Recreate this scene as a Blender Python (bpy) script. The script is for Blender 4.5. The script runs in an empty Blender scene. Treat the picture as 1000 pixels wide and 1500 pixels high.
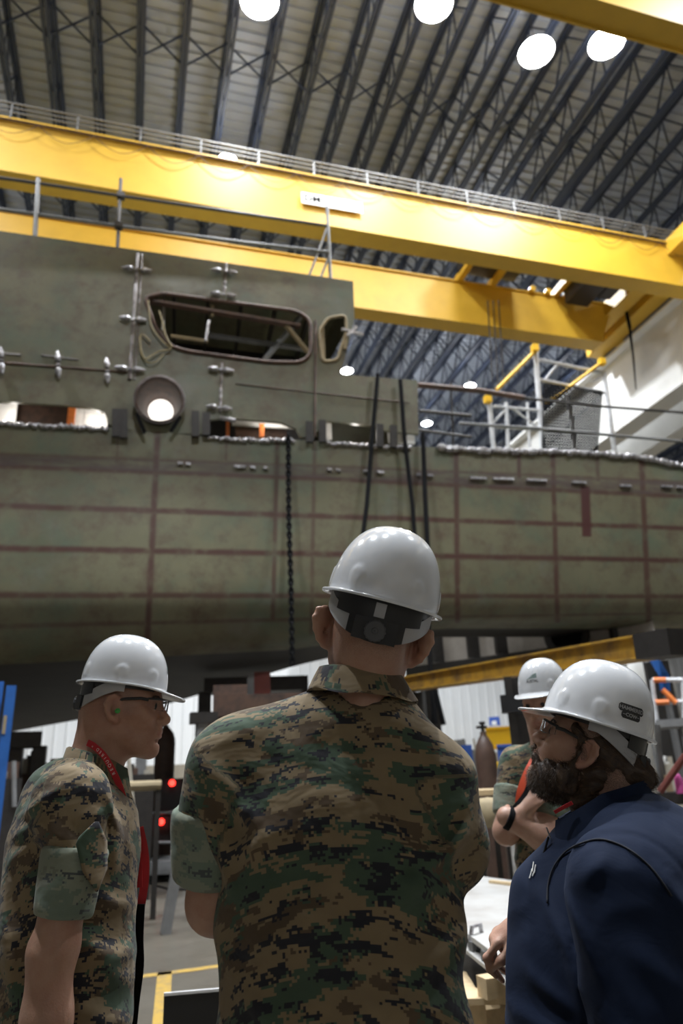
import bpy, math, random
import numpy as np
from mathutils import Vector, Matrix

S = bpy.context.scene
COL = S.collection
R = math.radians
# ------------------------------------------------------------------ camera
F = 1039.0; YAW = R(16.64); PIT = R(20.35); ROLL = R(-2.59)
CAM = np.array([0, 0, 1.42])
_cy, _sy, _cp, _sp = math.cos(YAW), math.sin(YAW), math.cos(PIT), math.sin(PIT)
FW = np.array([_sy*_cp, _cy*_cp, _sp]); _rt = np.array([_cy, -_sy, 0]); _up = np.cross(_rt, FW)
_c, _s = math.cos(ROLL), math.sin(ROLL)
RT = _c*_rt + _s*_up; UP = -_s*_rt + _c*_up
def ray(x, y): return RT*(x-500) - UP*(y-750) + FW*F
def onz(x, y, z):
    d = ray(x, y); return CAM + d*((z-CAM[2])/d[2])
def ony(x, y, Y):
    d = ray(x, y); return CAM + d*(Y/d[1])
def atd(x, y, D):
    d = ray(x, y); return CAM + d*(D/math.hypot(d[0], d[1]))
SHN = np.array([math.sin(R(3.6)), math.cos(R(3.6)), 0])      # normal of the ship's side
def onship(x, y, inset=0.0):
    d = ray(x, y); return CAM + d*((10.58+inset)/(d @ SHN))

# ------------------------------------------------------------------ scene helpers
WLOC = {}
def tag(o, label=None, cat=None, group=None, kind=None):
    if label: o['label'] = label
    if cat: o['category'] = cat
    if group: o['group'] = group
    if kind: o['kind'] = kind
    return o
def empty(name, loc=(0, 0, 0), rz=0.0, label=None, cat=None, group=None, parent=None):
    o = bpy.data.objects.new(name, None); COL.objects.link(o)
    o.location = loc; o.rotation_euler = (0, 0, rz); o.empty_display_size = 0.1
    WLOC[o] = np.array(loc, float)
    return tag(o, label, cat, group)
def mesh_obj(name, V, Fc, mat, parent=None, origin=None, smooth=False, uv=None, attrs=None, absolute=True):
    """V world coordinates (absolute) or already local to the parent (absolute=False)"""
    V = np.asarray(V, float)
    if parent is not None and absolute: o0 = WLOC[parent]
    elif parent is not None: o0 = np.zeros(3)
    elif origin is not None: o0 = np.array(origin, float)
    else:
        o0 = np.array([(V[:, 0].min()+V[:, 0].max())/2, (V[:, 1].min()+V[:, 1].max())/2, V[:, 2].min()])
    me = bpy.data.meshes.new(name)
    me.from_pydata((V-o0).tolist(), [], Fc if isinstance(Fc, list) else Fc.tolist())
    if mat is not None:
        for m in (mat if isinstance(mat, (list, tuple)) else [mat]): me.materials.append(m)
    me.update()
    if smooth is True:
        me.polygons.foreach_set('use_smooth', [True]*len(me.polygons))
    elif smooth:
        me.polygons.foreach_set('use_smooth', [True]*len(me.polygons))
        me.set_sharp_from_angle(angle=R(smooth))
    if uv is not None:
        ul = me.uv_layers.new(name='UVMap')
        li = np.empty(len(me.loops), int); me.loops.foreach_get('vertex_index', li)
        ul.data.foreach_set('uv', np.asarray(uv, np.float32)[li].ravel())
    if attrs:
        for k, a in attrs.items():
            at = me.attributes.new(k, 'FLOAT', 'POINT'); at.data.foreach_set('value', np.asarray(a, np.float32))
    o = bpy.data.objects.new(name, me); COL.objects.link(o)
    if parent is not None:
        o.parent = parent; WLOC[o] = WLOC.get(parent, np.zeros(3)) if absolute else np.zeros(3)
    else:
        o.location = o0; WLOC[o] = o0.copy()
    return o
def nrm(v):
    v = np.asarray(v, float); return v/np.linalg.norm(v)
def frame(d, up=(0, 0, 1)):
    d = nrm(d); u = np.array(up, float)
    if abs(d @ u) > .98: u = np.array([1., 0, 0])
    a = nrm(np.cross(u, d)); b = np.cross(d, a)
    return a, b, d
class MB:
    def __init__(s): s.V = []; s.F = []; s.UV = []
    def add(s, V, Fc, uv=None):
        n = len(s.V); s.V += [tuple(v) for v in V]; s.F += [tuple(i+n for i in f) for f in Fc]
        s.UV += list(uv) if uv is not None else [(0, 0)]*len(V)
        return s
    def box(s, c, size, rz=0, M=None):
        hx, hy, hz = [k/2 for k in size]
        V = np.array([(x, y, z) for z in (-hz, hz) for x, y in ((-hx, -hy), (hx, -hy), (hx, hy), (-hx, hy))])
        if M is not None: V = V @ np.array(M).T
        elif rz:
            c_, s_ = math.cos(rz), math.sin(rz); V = V @ np.array([[c_, -s_, 0], [s_, c_, 0], [0, 0, 1]]).T
        return s.add(V+np.array(c), [(3, 2, 1, 0), (4, 5, 6, 7), (0, 1, 5, 4), (1, 2, 6, 5), (2, 3, 7, 6), (3, 0, 4, 7)])
    def b2(s, lo, hi): 
        lo = np.array(lo, float); hi = np.array(hi, float); return s.box((lo+hi)/2, hi-lo)
    def bar(s, p, q, w, h=None, up=(0, 0, 1)):
        p = np.array(p, float); q = np.array(q, float); h = w if h is None else h
        a, b, d = frame(q-p, up); L = np.linalg.norm(q-p)
        V = [p + a*sx*w/2 + b*sy*h/2 + d*t for t in (0, L) for sx, sy in ((-1, -1), (1, -1), (1, 1), (-1, 1))]
        return s.add(V, [(3, 2, 1, 0), (4, 5, 6, 7), (0, 1, 5, 4), (1, 2, 6, 5), (2, 3, 7, 6), (3, 0, 4, 7)])
    def tube(s, path, r, n=10, cap=True):
        path = [np.array(p, float) for p in path]; rr = r if hasattr(r, '__len__') else [r]*len(path)
        V = []; Fc = []; a = None
        for i, p in enumerate(path):
            d = nrm(path[min(i+1, len(path)-1)]-path[max(i-1, 0)])
            if a is None: a, b, _ = frame(d)
            else:
                a = nrm(a-d*(a @ d)); b = np.cross(d, a)
            V += [p+(a*math.cos(2*math.pi*k/n)+b*math.sin(2*math.pi*k/n))*rr[i] for k in range(n)]
        for i in range(len(path)-1):
            for k in range(n):
                k2 = (k+1) % n; Fc.append((i*n+k, i*n+k2, (i+1)*n+k2, (i+1)*n+k))
        if cap: Fc.append(tuple(range(n-1, -1, -1))); Fc.append(tuple((len(path)-1)*n+k for k in range(n)))
        return s.add(V, Fc)
    def lathe(s, prof, c, axis=(0, 0, 1), n=24, cap=False):
        a, b, d = frame(axis); c = np.array(c, float); V = []; Fc = []
        for r, h in prof: V += [c+d*h+(a*math.cos(2*math.pi*k/n)+b*math.sin(2*math.pi*k/n))*r for k in range(n)]
        for i in range(len(prof)-1):
            for k in range(n):
                k2 = (k+1) % n; Fc.append((i*n+k, i*n+k2, (i+1)*n+k2, (i+1)*n+k))
        if cap: Fc.append(tuple(range(n-1, -1, -1))); Fc.append(tuple((len(prof)-1)*n+k for k in range(n)))
        return s.add(V, Fc)
    def prism(s, pts, vec):
        pts = [np.array(p, float) for p in pts]; v = np.array(vec, float); n = len(pts)
        return s.add(pts+[p+v for p in pts], [tuple(range(n-1, -1, -1)), tuple(range(n, 2*n))]+[(i, (i+1) % n, n+(i+1) % n, n+i) for i in range(n)])
    def build(s, name, mat, parent=None, smooth=False, absolute=True, origin=None):
        return mesh_obj(name, np.array(s.V), s.F, mat, parent, origin, smooth, absolute=absolute, uv=s.UV if any(u != (0, 0) for u in s.UV[:50]) else None)
def copy_tree(o, parent=None):
    c = o.copy(); COL.objects.link(c); c.parent = parent
    for ch in list(o.children): copy_tree(ch, c)
    return c

# ------------------------------------------------------------------ materials
class NT:
    def __init__(s, name):
        s.m = bpy.data.materials.new(name); s.m.use_nodes = True; s.t = s.m.node_tree; s.n = s.t.nodes
        s.b = s.n['Principled BSDF']; s.out = s.n['Material Output']
    def new(s, t, **k):
        n = s.n.new(t)
        for a, v in k.items(): setattr(n, a, v)
        return n
    def put(s, sock, v):
        if isinstance(v, bpy.types.NodeSocket): s.t.links.new(v, sock)
        elif v is not None:
            if hasattr(v, '__len__') and len(v) == 3 and sock.type == 'RGBA': v = (*v, 1)
            sock.default_value = v
    def math(s, op, a, b=None, c=None, clamp=False):
        n = s.new('ShaderNodeMath', operation=op, use_clamp=clamp); s.put(n.inputs[0], a); s.put(n.inputs[1], b); s.put(n.inputs[2], c)
        return n.outputs[0]
    def vmath(s, op, a, b=None):
        n = s.new('ShaderNodeVectorMath', operation=op); s.put(n.inputs[0], a); s.put(n.inputs[1], b)
        return n.outputs[0]
    def mix(s, f, a, b, blend='MIX'):
        n = s.new('ShaderNodeMix', data_type='RGBA', blend_type=blend)
        s.put(n.inputs[0], f); s.put(n.inputs[6], a); s.put(n.inputs[7], b); return n.outputs[2]
    def noise(s, vec, scale, detail=2, rough=.5, dist=0):
        n = s.new('ShaderNodeTexNoise'); s.put(n.inputs['Vector'], vec); s.put(n.inputs['Scale'], scale)
        s.put(n.inputs['Detail'], detail); s.put(n.inputs['Roughness'], rough); s.put(n.inputs['Distortion'], dist); return n.outputs[0]
    def ramp(s, f, stops, interp='LINEAR'):
        n = s.new('ShaderNodeValToRGB'); n.color_ramp.interpolation = interp; e = n.color_ramp.elements
        while len(e) < len(stops): e.new(0.5)
        for i, (p, c) in enumerate(stops): e[i].position = p; e[i].color = (*c, 1) if len(c) == 3 else c
        s.put(n.inputs[0], f); return n.outputs[0]
    def step(s, f, a, b):
        n = s.new('ShaderNodeMapRange'); s.put(n.inputs[0], f); n.inputs[1].default_value = a; n.inputs[2].default_value = b
        return n.outputs[0]
    def obj(s): return s.new('ShaderNodeTexCoord').outputs['Object']
    def uv(s): return s.new('ShaderNodeTexCoord').outputs['UV']
    def attr(s, nm): return s.new('ShaderNodeAttribute', attribute_name=nm).outputs['Fac']
    def bump(s, h, dist=.002, st=1.0):
        n = s.new('ShaderNodeBump'); s.put(n.inputs['Height'], h); n.inputs['Distance'].default_value = dist; n.inputs['Strength'].default_value = st
        s.t.links.new(n.outputs[0], s.b.inputs['Normal']); return n
    def base(s, col=None, rough=None, metal=None):
        s.put(s.b.inputs['Base Color'], col); s.put(s.b.inputs['Roughness'], rough); s.put(s.b.inputs['Metallic'], metal); return s
def lin(*c): return tuple(((v/255)/12.92 if v/255 <= .04045 else ((v/255+.055)/1.055)**2.4) for v in c)
def simple(name, col, rough=.5, metal=0.0, var=.12, scale=6, bump=0.0, bscale=60, dirt=None, emit=0):
    m = NT(name); o = m.obj()
    f = m.noise(o, scale, 4, .6)
    c2 = dirt if dirt else tuple(k*(1-var*1.8) for k in col)
    c = m.mix(m.step(f, .42, .72), col, c2)
    m.base(c, rough, metal)
    if bump: m.bump(m.noise(o, bscale, 3), bump)
    if emit:
        m.put(m.b.inputs['Emission Color'], col); m.b.inputs['Emission Strength'].default_value = emit
    return m.m
# ================================================================== materials of the hall
M = {}
M['yellow'] = simple('crane_yellow_paint', (.62, .37, .030), .5, var=.05, scale=2)
M['yellow2'] = simple('dirty_yellow_paint', (.48, .27, .03), .55, scale=5, dirt=(.16, .09, .04))
M['joist'] = simple('joist_blue_grey_paint', (.030, .043, .080), .55, .1)
M['rail_steel'] = simple('galvanised_rail', (.17, .17, .17), .55, .2, scale=9)
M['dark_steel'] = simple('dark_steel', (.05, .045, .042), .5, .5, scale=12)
M['black'] = simple('black_rubber', (.008, .008, .009), .9); M['black'].node_tree.nodes['Principled BSDF'].inputs['Specular IOR Level'].default_value = .15
M['black_plastic'] = simple('black_plastic', (.015, .015, .017), .35)
M['white_steel'] = simple('white_painted_steel', (.80, .79, .76), .45, var=.06, scale=1.5)
M['white_pipe'] = simple('white_scaffold_paint', (.62, .63, .65), .4, scale=10)
M['beige_steel'] = simple('beige_painted_steel', (.42, .38, .31), .5)
M['brown_steel'] = simple('rusty_brown_steel', (.115, .065, .045), .6, .2, scale=8, dirt=(.05, .035, .03))
M['red_brown'] = simple('oxide_red_paint', (.16, .035, .025), .55, scale=6)
M['blue'] = simple('blue_machine_paint', (.02, .12, .42), .45, scale=5)
M['blue_bin'] = simple('blue_bin_plastic', (.03, .09, .36), .5)
M['safety_yellow'] = simple('safety_yellow', (.90, .52, .01), .5, var=.04)
M['wood'] = simple('pale_pine_timber', (.62, .47, .28), .7, scale=14, bump=.001)
M['alu'] = simple('bare_aluminium_plate', (.62, .61, .59), .42, .35, scale=3, dirt=(.48, .45, .42))
M['cyl'] = simple('brown_gas_cylinder_paint', (.095, .055, .040), .5, scale=9, dirt=(.06, .036, .028))
M['tan'] = simple('tan_canvas', (.34, .27, .16), .8)
M['orange'] = simple('orange_paint', (.8, .22, .05), .5)
M['grey'] = simple('mid_grey_paint', (.2, .2, .2), .5, scale=8)
M['foil'] = simple('crumpled_silver_tape', (.46, .45, .46), .38, .6, scale=25, dirt=(.16, .145, .16), bump=.02, bscale=14)
def emis(name, col, st):
    m = NT(name); m.base((0, 0, 0), .5); m.put(m.b.inputs['Emission Color'], col); m.b.inputs['Emission Strength'].default_value = st; return m.m
M['lamp_glow'] = emis('high_bay_lamp_lens', (.93, .95, 1.0), 90)
M['red_led'] = emis('red_indicator_light', (1, .03, .02), 6)

# ------------------------------------------------------------------ floor
m = NT('polished_concrete'); o = m.obj()
c = m.mix(m.step(m.noise(o, .55, 6, .65), .35, .7), (.110, .096, .074), (.074, .065, .050))
c = m.mix(m.step(m.noise(o, 3.1, 5, .7), .55, .75), c, (.07, .06, .048))
m.base(c, m.step(m.noise(o, 1.3, 3), -.2, 1.3)); m.bump(m.noise(o, 30, 3), .002)
MB().b2((-40, -14, -.2), (60, 49, 0)).build('floor', m.m, origin=(0, 0, 0))
tag(bpy.data.objects['floor'], kind='structure')
# ------------------------------------------------------------------ ceiling deck (ribbed sheets, ribs run along X)
m = NT('ribbed_roof_deck'); o = m.obj()
c = m.mix(m.step(m.noise(o, .35, 4, .6), .35, .7), (.38, .42, .50), (.31, .345, .41))
m.base(c, .5, .15)
DECK = m.m
V = []; Fc = []; y = -14.0; k = 0; prof = []
while y < 49:
    prof += [(y, 19.30), (y+.16, 19.30), (y+.19, 19.36), (y+.27, 19.36)]; y += .30
for x in (-40, 60): V += [(x, yy, zz) for yy, zz in prof]
n = len(prof); Fc = [(i, i+1, n+i+1, n+i) for i in range(n-1)]
tag(mesh_obj('ceiling', V, Fc, DECK, origin=(0, 0, 19.3)), kind='structure')
# ------------------------------------------------------------------ walls: beige block wainscot, white ribbed sheet above
m = NT('white_ribbed_wall_sheet'); o = m.obj()
m.base(m.mix(m.step(m.noise(o, .4, 3), .4, .7), (.80, .80, .79), (.74, .75, .75)), .5)
WHITE_SHEET = m.m
m = NT('beige_block_wainscot'); o = m.obj()
br = m.new('ShaderNodeTexBrick'); m.put(br.inputs['Vector'], m.vmath('MULTIPLY', o, (1, 1, 1)))
br.inputs['Scale'].default_value = 2.2; br.inputs['Color1'].default_value = (.30, .26, .20, 1); br.inputs['Color2'].default_value = (.27, .235, .18, 1); br.inputs['Mortar'].default_value = (.3, .28, .24, 1); br.inputs['Mortar Size'].default_value = .01
m.base(br.outputs[0], .8)
WAIN = m.m
def ribwall(p0, p1, z0, z1, name):
    p0 = np.array(p0, float); p1 = np.array(p1, float); L = np.linalg.norm(p1-p0); d = (p1-p0)/L; nn = np.array([d[1], -d[0]])
    V = []; s = 0.0; prof = []
    while s < L:
        prof += [(s, 0), (s+.45, 0), (s+.5, .06), (s+.6, .06), (s+.65, 0)]; s += .7
    for z in (z0, z1): V += [(*(p0+d*a+nn*b), z) for a, b in prof]
    n = len(prof); Fc = [(i, i+1, n+i+1, n+i) for i in range(n-1)]
    w = mesh_obj(name, V, Fc, WHITE_SHEET, origin=(p0[0], p0[1], 0)); tag(w, kind='structure')
    b = MB(); mid = (p0+p1)/2
    a2 = math.atan2(d[1], d[0]); b.box((*(mid), z0/2), (L, .3, z0), a2); b.build('wainscot', WAIN, w)
    return w
ribwall((-40, 48.5), (60, 48.5), 2.5, 19.5, 'wall_back')
ribwall((-30, -14), (-30, 48.5), 2.5, 19.5, 'wall_left')
ribwall((48, 48.5), (48, -14), 2.5, 19.5, 'wall_right')
ribwall((60, -14), (-40, -14), 2.5, 19.5, 'wall_front')
# ------------------------------------------------------------------ roof joists
def joist():
    y0, y1 = -2.0, 48.0
    t = empty('roof_joist', (0, 0, 18), label='dark blue-grey open-web steel roof joist under the ribbed deck', cat='roof joist', group='open-web roof joists under the deck')
    b = MB()
    for sx in (-.05, .05): b.bar((sx, y0, 18.05), (sx, y1, 18.05), .07, .10)
    b.build('bottom_chord', M['joist'], t)
    b = MB()
    for sx in (-.05, .05): b.bar((sx, y0, 19.2), (sx, y1, 19.2), .07, .10)
    b.build('top_chord', M['joist'], t)
    b = MB(); y = y0
    while y < y1-.5:
        b.bar((0, y, 18.05), (0, y+.75, 19.2), .04, .04); b.bar((0, y+.75, 19.2), (0, y+1.5, 18.05), .04, .04); b.bar((0, y+.75, 19.2), (0, y+.75, 18.05), .03, .03); y += 1.5
    b.build('web', M['joist'], t)
    for y in (7.5, 13.0, 18.5, 24, 29.5, 35, 41):
        b = MB(); b.bar((0, y, 18.0), (1.055, y, 19.15), .035, .035, up=(0, 1, 0)); b.bar((0, y, 19.15), (1.055, y, 18.0), .035, .035, up=(0, 1, 0))
        b.build('cross_brace', M['joist'], t)
    return t
j0 = joist()
for i in range(44):
    j = j0 if i == 0 else copy_tree(j0)
    j.location = (-2.82-1.055*9+1.055*i, 0, 18)
WLOC[j0] = np.array([0, 0, 18])
# ------------------------------------------------------------------ high-bay lamps
def lamp(x, y, z=16.9, w=900, r=.3, label=None, view=True, sc=.55, shared=[]):
    t = empty('high_bay_lamp', (0, 0, 0), label=label, cat='ceiling lamp', group='round high-bay lamps hung from the roof')
    if not shared:
        b = MB(); b.lathe([(.0, .30), (.12, .30), (.16, .26), (.20, .12), (.43, -.02), (.45, -.04), (.42, -.03)], (0, 0, 0), n=32); h = b.build('housing', M['grey'], t, smooth=40)
        b = MB(); b.lathe([(.42, -.025), (.2, -.035), (.001, -.04)], (0, 0, 0), n=32); b.build('lens', M['lamp_glow'], t)
        b = MB(); b.tube([(0, 0, .3), (0, 0, 1.15)], .012, 6); b.build('hanger', M['dark_steel'], t)
        shared.append(t)
    else:
        for ch in shared[0].children:
            c = ch.copy(); COL.objects.link(c); c.parent = t
    t.location = (x, y, z); t.scale = (sc, sc, sc)
    L = bpy.data.lights.new('high_bay_light', 'AREA'); L.shape = 'DISK'; L.size = r*2; L.energy = w; L.color = (.90, .95, 1.0); L.spread = R(150)
    lo = bpy.data.objects.new('high_bay_light', L); COL.objects.link(lo); lo.parent = t; lo.location = (0, 0, -.08)
    U = bpy.data.lights.new('ceiling_fill_light', 'POINT'); U.energy = 36; U.shadow_soft_size = .18; U.color = (.95, .95, .95)  # point light added above the housing to brighten the roof deck
    uo = bpy.data.objects.new('ceiling_fill_light', U); COL.objects.link(uo); uo.parent = t; uo.location = (0, 0, .52)
    return t
LW = 420
for (px, py, txt) in ((785, 75, 'brilliant round high-bay lamp left of the upper crane girder end, its glare over the joists'), (888, 62, 'brilliant high-bay lamp right beside the near yellow girder corner'), (635, 5, 'bright high-bay lamp at the top edge, above the joists'),
                      (380, 0, 'high-bay lamp cut by the top edge, farthest left of the big ones')):
    p = onz(px, py, 16.9); lamp(p[0], p[1], w=LW*.42, label=txt, sc=.95)
for (px, py, txt) in ((508, 543, 'small distant lamp glowing just right of the wheelhouse corner window'), (688, 565, 'small distant lamp glowing left of the white scaffold tower'), (625, 620, 'small distant lamp glowing just above the hull edge by the straps'), (333, 234, 'small lamp glint above the girder walkway rail')):
    p = onz(px, py, 16.9); lamp(p[0], p[1], w=LW, label=txt)
for (x, y, k) in ((-6, 10, 1), (-6, 18, 1), (2, 32, 1.5), (19, 9, 1), (18, 24, 1.3), (-3.6, 4.0, 1.7), (3.6, 4.2, 1.9), (11, 3.0, 1.3), (0, 1.2, .9), (10.2, 17.0, 1.3), (-8, 36, 1.8), (24, 36, 2.4), (8, 39, 2.4), (16, 39, 3), (0, 39, 2)):  # extra lamps added to light the people, hull and far wall
    lamp(x, y, w=LW*k, label='added high-bay lamp under the roof joists, put in for its light')
# ------------------------------------------------------------------ overhead cranes
YL = M['yellow']
def girder_box(b, x0, x1, y, z0, z1, wdt=.36, fl=.06):
    b.b2((x0, y, z0+.03), (x1, y+wdt, z1-.03))
    b.b2((x0, y-fl, z0-.02), (x1, y+wdt+fl, z0+.02)); b.b2((x0, y-fl, z1-.02), (x1, y+wdt+fl, z1+.02))
crane = empty('overhead_crane', (5, 13, 12.66), label='yellow double-girder bridge crane spanning the hall behind the wheelhouse', cat='overhead crane', group='yellow bridge cranes')
b = MB(); girder_box(b, -24, 13.35, 11.85, 12.66, 14.0); g1 = b.build('girder', YL, crane)
b = MB(); girder_box(b, -24, 12.9, 14.47, 12.66, 14.0)
b.V = [(v[0]-(.6 if (v[0] > 12 and v[2] < 13) else 0), v[1], v[2]) for v in b.V]
g2 = b.build('girder', YL, crane)
b = MB()
b.bar((-24, 11.80, 14.40), (13.6, 11.80, 14.40), .03); b.bar((-24, 11.80, 14.28), (13.6, 11.80, 14.28), .022); b.bar((-24, 11.80, 14.16), (13.6, 11.80, 14.16), .022)
for i in range(30): b.bar((-23+i*1.25, 11.80, 14.0), (-23+i*1.25, 11.80, 14.42), .03)
b.build('walkway_rail', M['rail_steel'], crane)
b = MB()
for i in range(24):
    x = -12+i*1.06
    path = [(x+1.06*k/10, 11.78, 13.93-.34*math.sin(math.pi*k/10)) for k in range(11)]
    b.tube(path, .007, 5)
b.tube([(-14, 11.79, 13.94), (13.2, 11.79, 13.94)], .02, 6)
b.build('festoon_cable', M['brown_steel'], crane)
# sign plate on the near girder
b = MB(); p = ony(441, 281, 11.78); q = ony(531, 312, 11.78); q[2] = ony(441, 297, 11.78)[2]
b.b2((p[0], 11.775, q[2]+.0), (q[0], 11.785, p[2]-.0)); sg = b.build('sign_plate', simple('white_sign_plate', (.78, .77, .74), .5), crane)
def text(name, st, size, mat, parent, loc, bold=0.0):
    cu = bpy.data.curves.new(name, 'FONT'); cu.body = st; cu.size = size; cu.align_x = 'CENTER'; cu.align_y = 'CENTER'; cu.offset = bold
    o = bpy.data.objects.new(name, cu); COL.objects.link(o); dg = bpy.context.evaluated_depsgraph_get(); dg.update()
    me = bpy.data.meshes.new_from_object(o.evaluated_get(dg)); V = np.array([v.co[:] for v in me.vertices]); Fc = [tuple(p.vertices) for p in me.polygons]
    bpy.data.objects.remove(o); bpy.data.curves.remove(cu); bpy.data.meshes.remove(me)
    return mesh_obj(name, np.stack([V[:, 0]+loc[0], V[:, 2]*0+loc[1], V[:, 1]+loc[2]], 1), Fc, mat, parent)
cx_, cz_ = (p[0]+q[0])/2, (p[2]+q[2])/2; H_ = p[2]-q[2]; W_ = q[0]-p[0]
text('lettering', 'DMI', H_*.8, M['black'], sg, (p[0]+W_*.2, 11.77, cz_), H_*.02)
text('lettering', 'OVERHEAD\nCRANES', H_*.42, M['grey'], sg, (p[0]+W_*.68, 11.77, cz_), H_*.01)
# end trucks, trolley, pendant
b = MB()
b.b2((12.6, 10.6, 13.62), (13.1, 16.2, 14.05)); b.b2((13.25, 10.8, 13.5), (13.75, 16.4, 13.95))
for y in (11.2, 15.7): b.lathe([(.001, -.08), (.2, -.08), (.2, .08), (.001, .08)], (13.9, y, 13.75), (1, 0, 0), 20)
b.build('end_truck', YL, crane)
for x in (8.0, 9.0, 11.0, 11.9): b = MB(); b.bar((x, 12.2, 14.1), (x, 14.6, 14.1), .16, .2); b.build('trolley_beam', YL, crane)
b = MB(); b.b2((7.9, 12.4, 14.15), (9.6, 14.3, 14.7)); b.lathe([(.001, 0), (.3, 0), (.3, 1.3), (.001, 1.3)], (8.2, 13.3, 14.5), (1, 0, 0), 20); b.build('hoist_drum', M['dark_steel'], crane); b = MB()
b.b2((11.1, 12.7, 13.6), (11.8, 14.2, 14.3)); b.b2((11.95, 13.0, 13.7), (12.35, 13.9, 14.3)); b.build('hoist_machinery', M['dark_steel'], crane)
b = MB()
for i, x in enumerate((10.2, 10.7, 11.3, 11.7, 12.1)): b.lathe([(.001, -.05), (.09, -.05), (.09, .05), (.001, .05)], (x, 14.35, 14.05), (0, 1, 0), 12)
b.build('pipe_fitting', M['yellow'], crane)
b = MB(); a0 = ony(912, 430, 14.2); a1 = ony(922, 480, 14.2); a2 = ony(931, 570, 14.2)
b.tube([a0, a1], .05, 8); b.tube([a1, (a1+a2)/2+np.array([.02, 0, 0]), a2], [.04, .03, .015], 8); b.build('pendant_cable', M['black'], crane)
b = MB()
for px in (717, 725, 733): b.tube([ony(px-3, 440, 13.4), ony(px+4, 560, 13.4)], .018, 6)
b.build('hoist_rope', M['dark_steel'], crane)
crane2 = empty('overhead_crane', (8, 6.6, 13), label='nearer yellow crane girder cutting the top right corner of the roof view', cat='overhead crane', group='yellow bridge cranes')
b = MB(); girder_box(b, -24, 13.35, 6.34, 13.0, 14.6, .33, .03); b.build('girder', YL, crane2)
b = MB(); b.b2((-24, 6.70, 12.93), (13.35, 6.74, 13.06)); b.b2((-24, 6.72, 14.4), (13.3, 6.9, 14.5)); b.build('bottom_lip', YL, crane2)
b = MB(); b.b2((12.6, 2, 13.62), (13.1, 7.5, 14.05)); b.b2((12.9, 2, 13.6), (14.15, 7.5, 13.9)); b.b2((13.9, 3, 13.48), (14.1, 3.5, 13.7)); b.build('end_truck', YL, crane2)
# ------------------------------------------------------------------ runway beams
def runway(X, dz, label, wd=.45):
    t = empty('crane_runway_beam', (X, 10, 11+dz), label=label, cat='runway beam')
    b = MB(); b.b2((X, -13, 11.05+dz), (X+wd, 47, 13.3+dz)); b.build('web', M['white_steel'], t)
    b = MB(); b.b2((X-.12, -13, 11+dz), (X+wd+.12, 47, 11.05+dz)); b.build('bottom_flange', M['white_steel'], t)
    b = MB(); b.b2((X-.3, -13, 13.3+dz), (X+wd+.1, 47, 13.38+dz)); b.build('top_flange', M['white_steel'], t)
    b = MB(); b.b2((X-.02, -13, 13.38+dz), (X+.10, 47, 13.50+dz)); b.build('rail', M['dark_steel'], t)
    return t
t = runway(14.0, 0, 'long white box runway beam running away at the right under the crane end')
b = MB(); b.b2((13.86, 9.5, 12.15), (14, 9.8, 12.3)); b.build('bracket', M['white_steel'], t)
t = runway(15.6, -.2, 'farther off-white runway beam just behind and below the long white one', .3)
for i, y in enumerate((-6, 4)):
    tg = empty('crane_column', (14.9, y, 0), label='painted steel column under the crane runway beams at the right wall side', cat='column', group='columns under the runway beams')
    b = MB(); b.b2((14.3, y-.25, 0), (14.36, y+.25, 11)); b.b2((15.6, y-.25, 0), (15.66, y+.25, 10.8)); b.b2((14.36, y-.02, 0), (15.6, y+.02, 10.8)); b.build('shaft', M['grey'], tg)
    b = MB(); b.b2((14.1, y-.4, 0), (15.8, y+.4, .04)); b.build('base_plate', M['grey'], tg)
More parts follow.
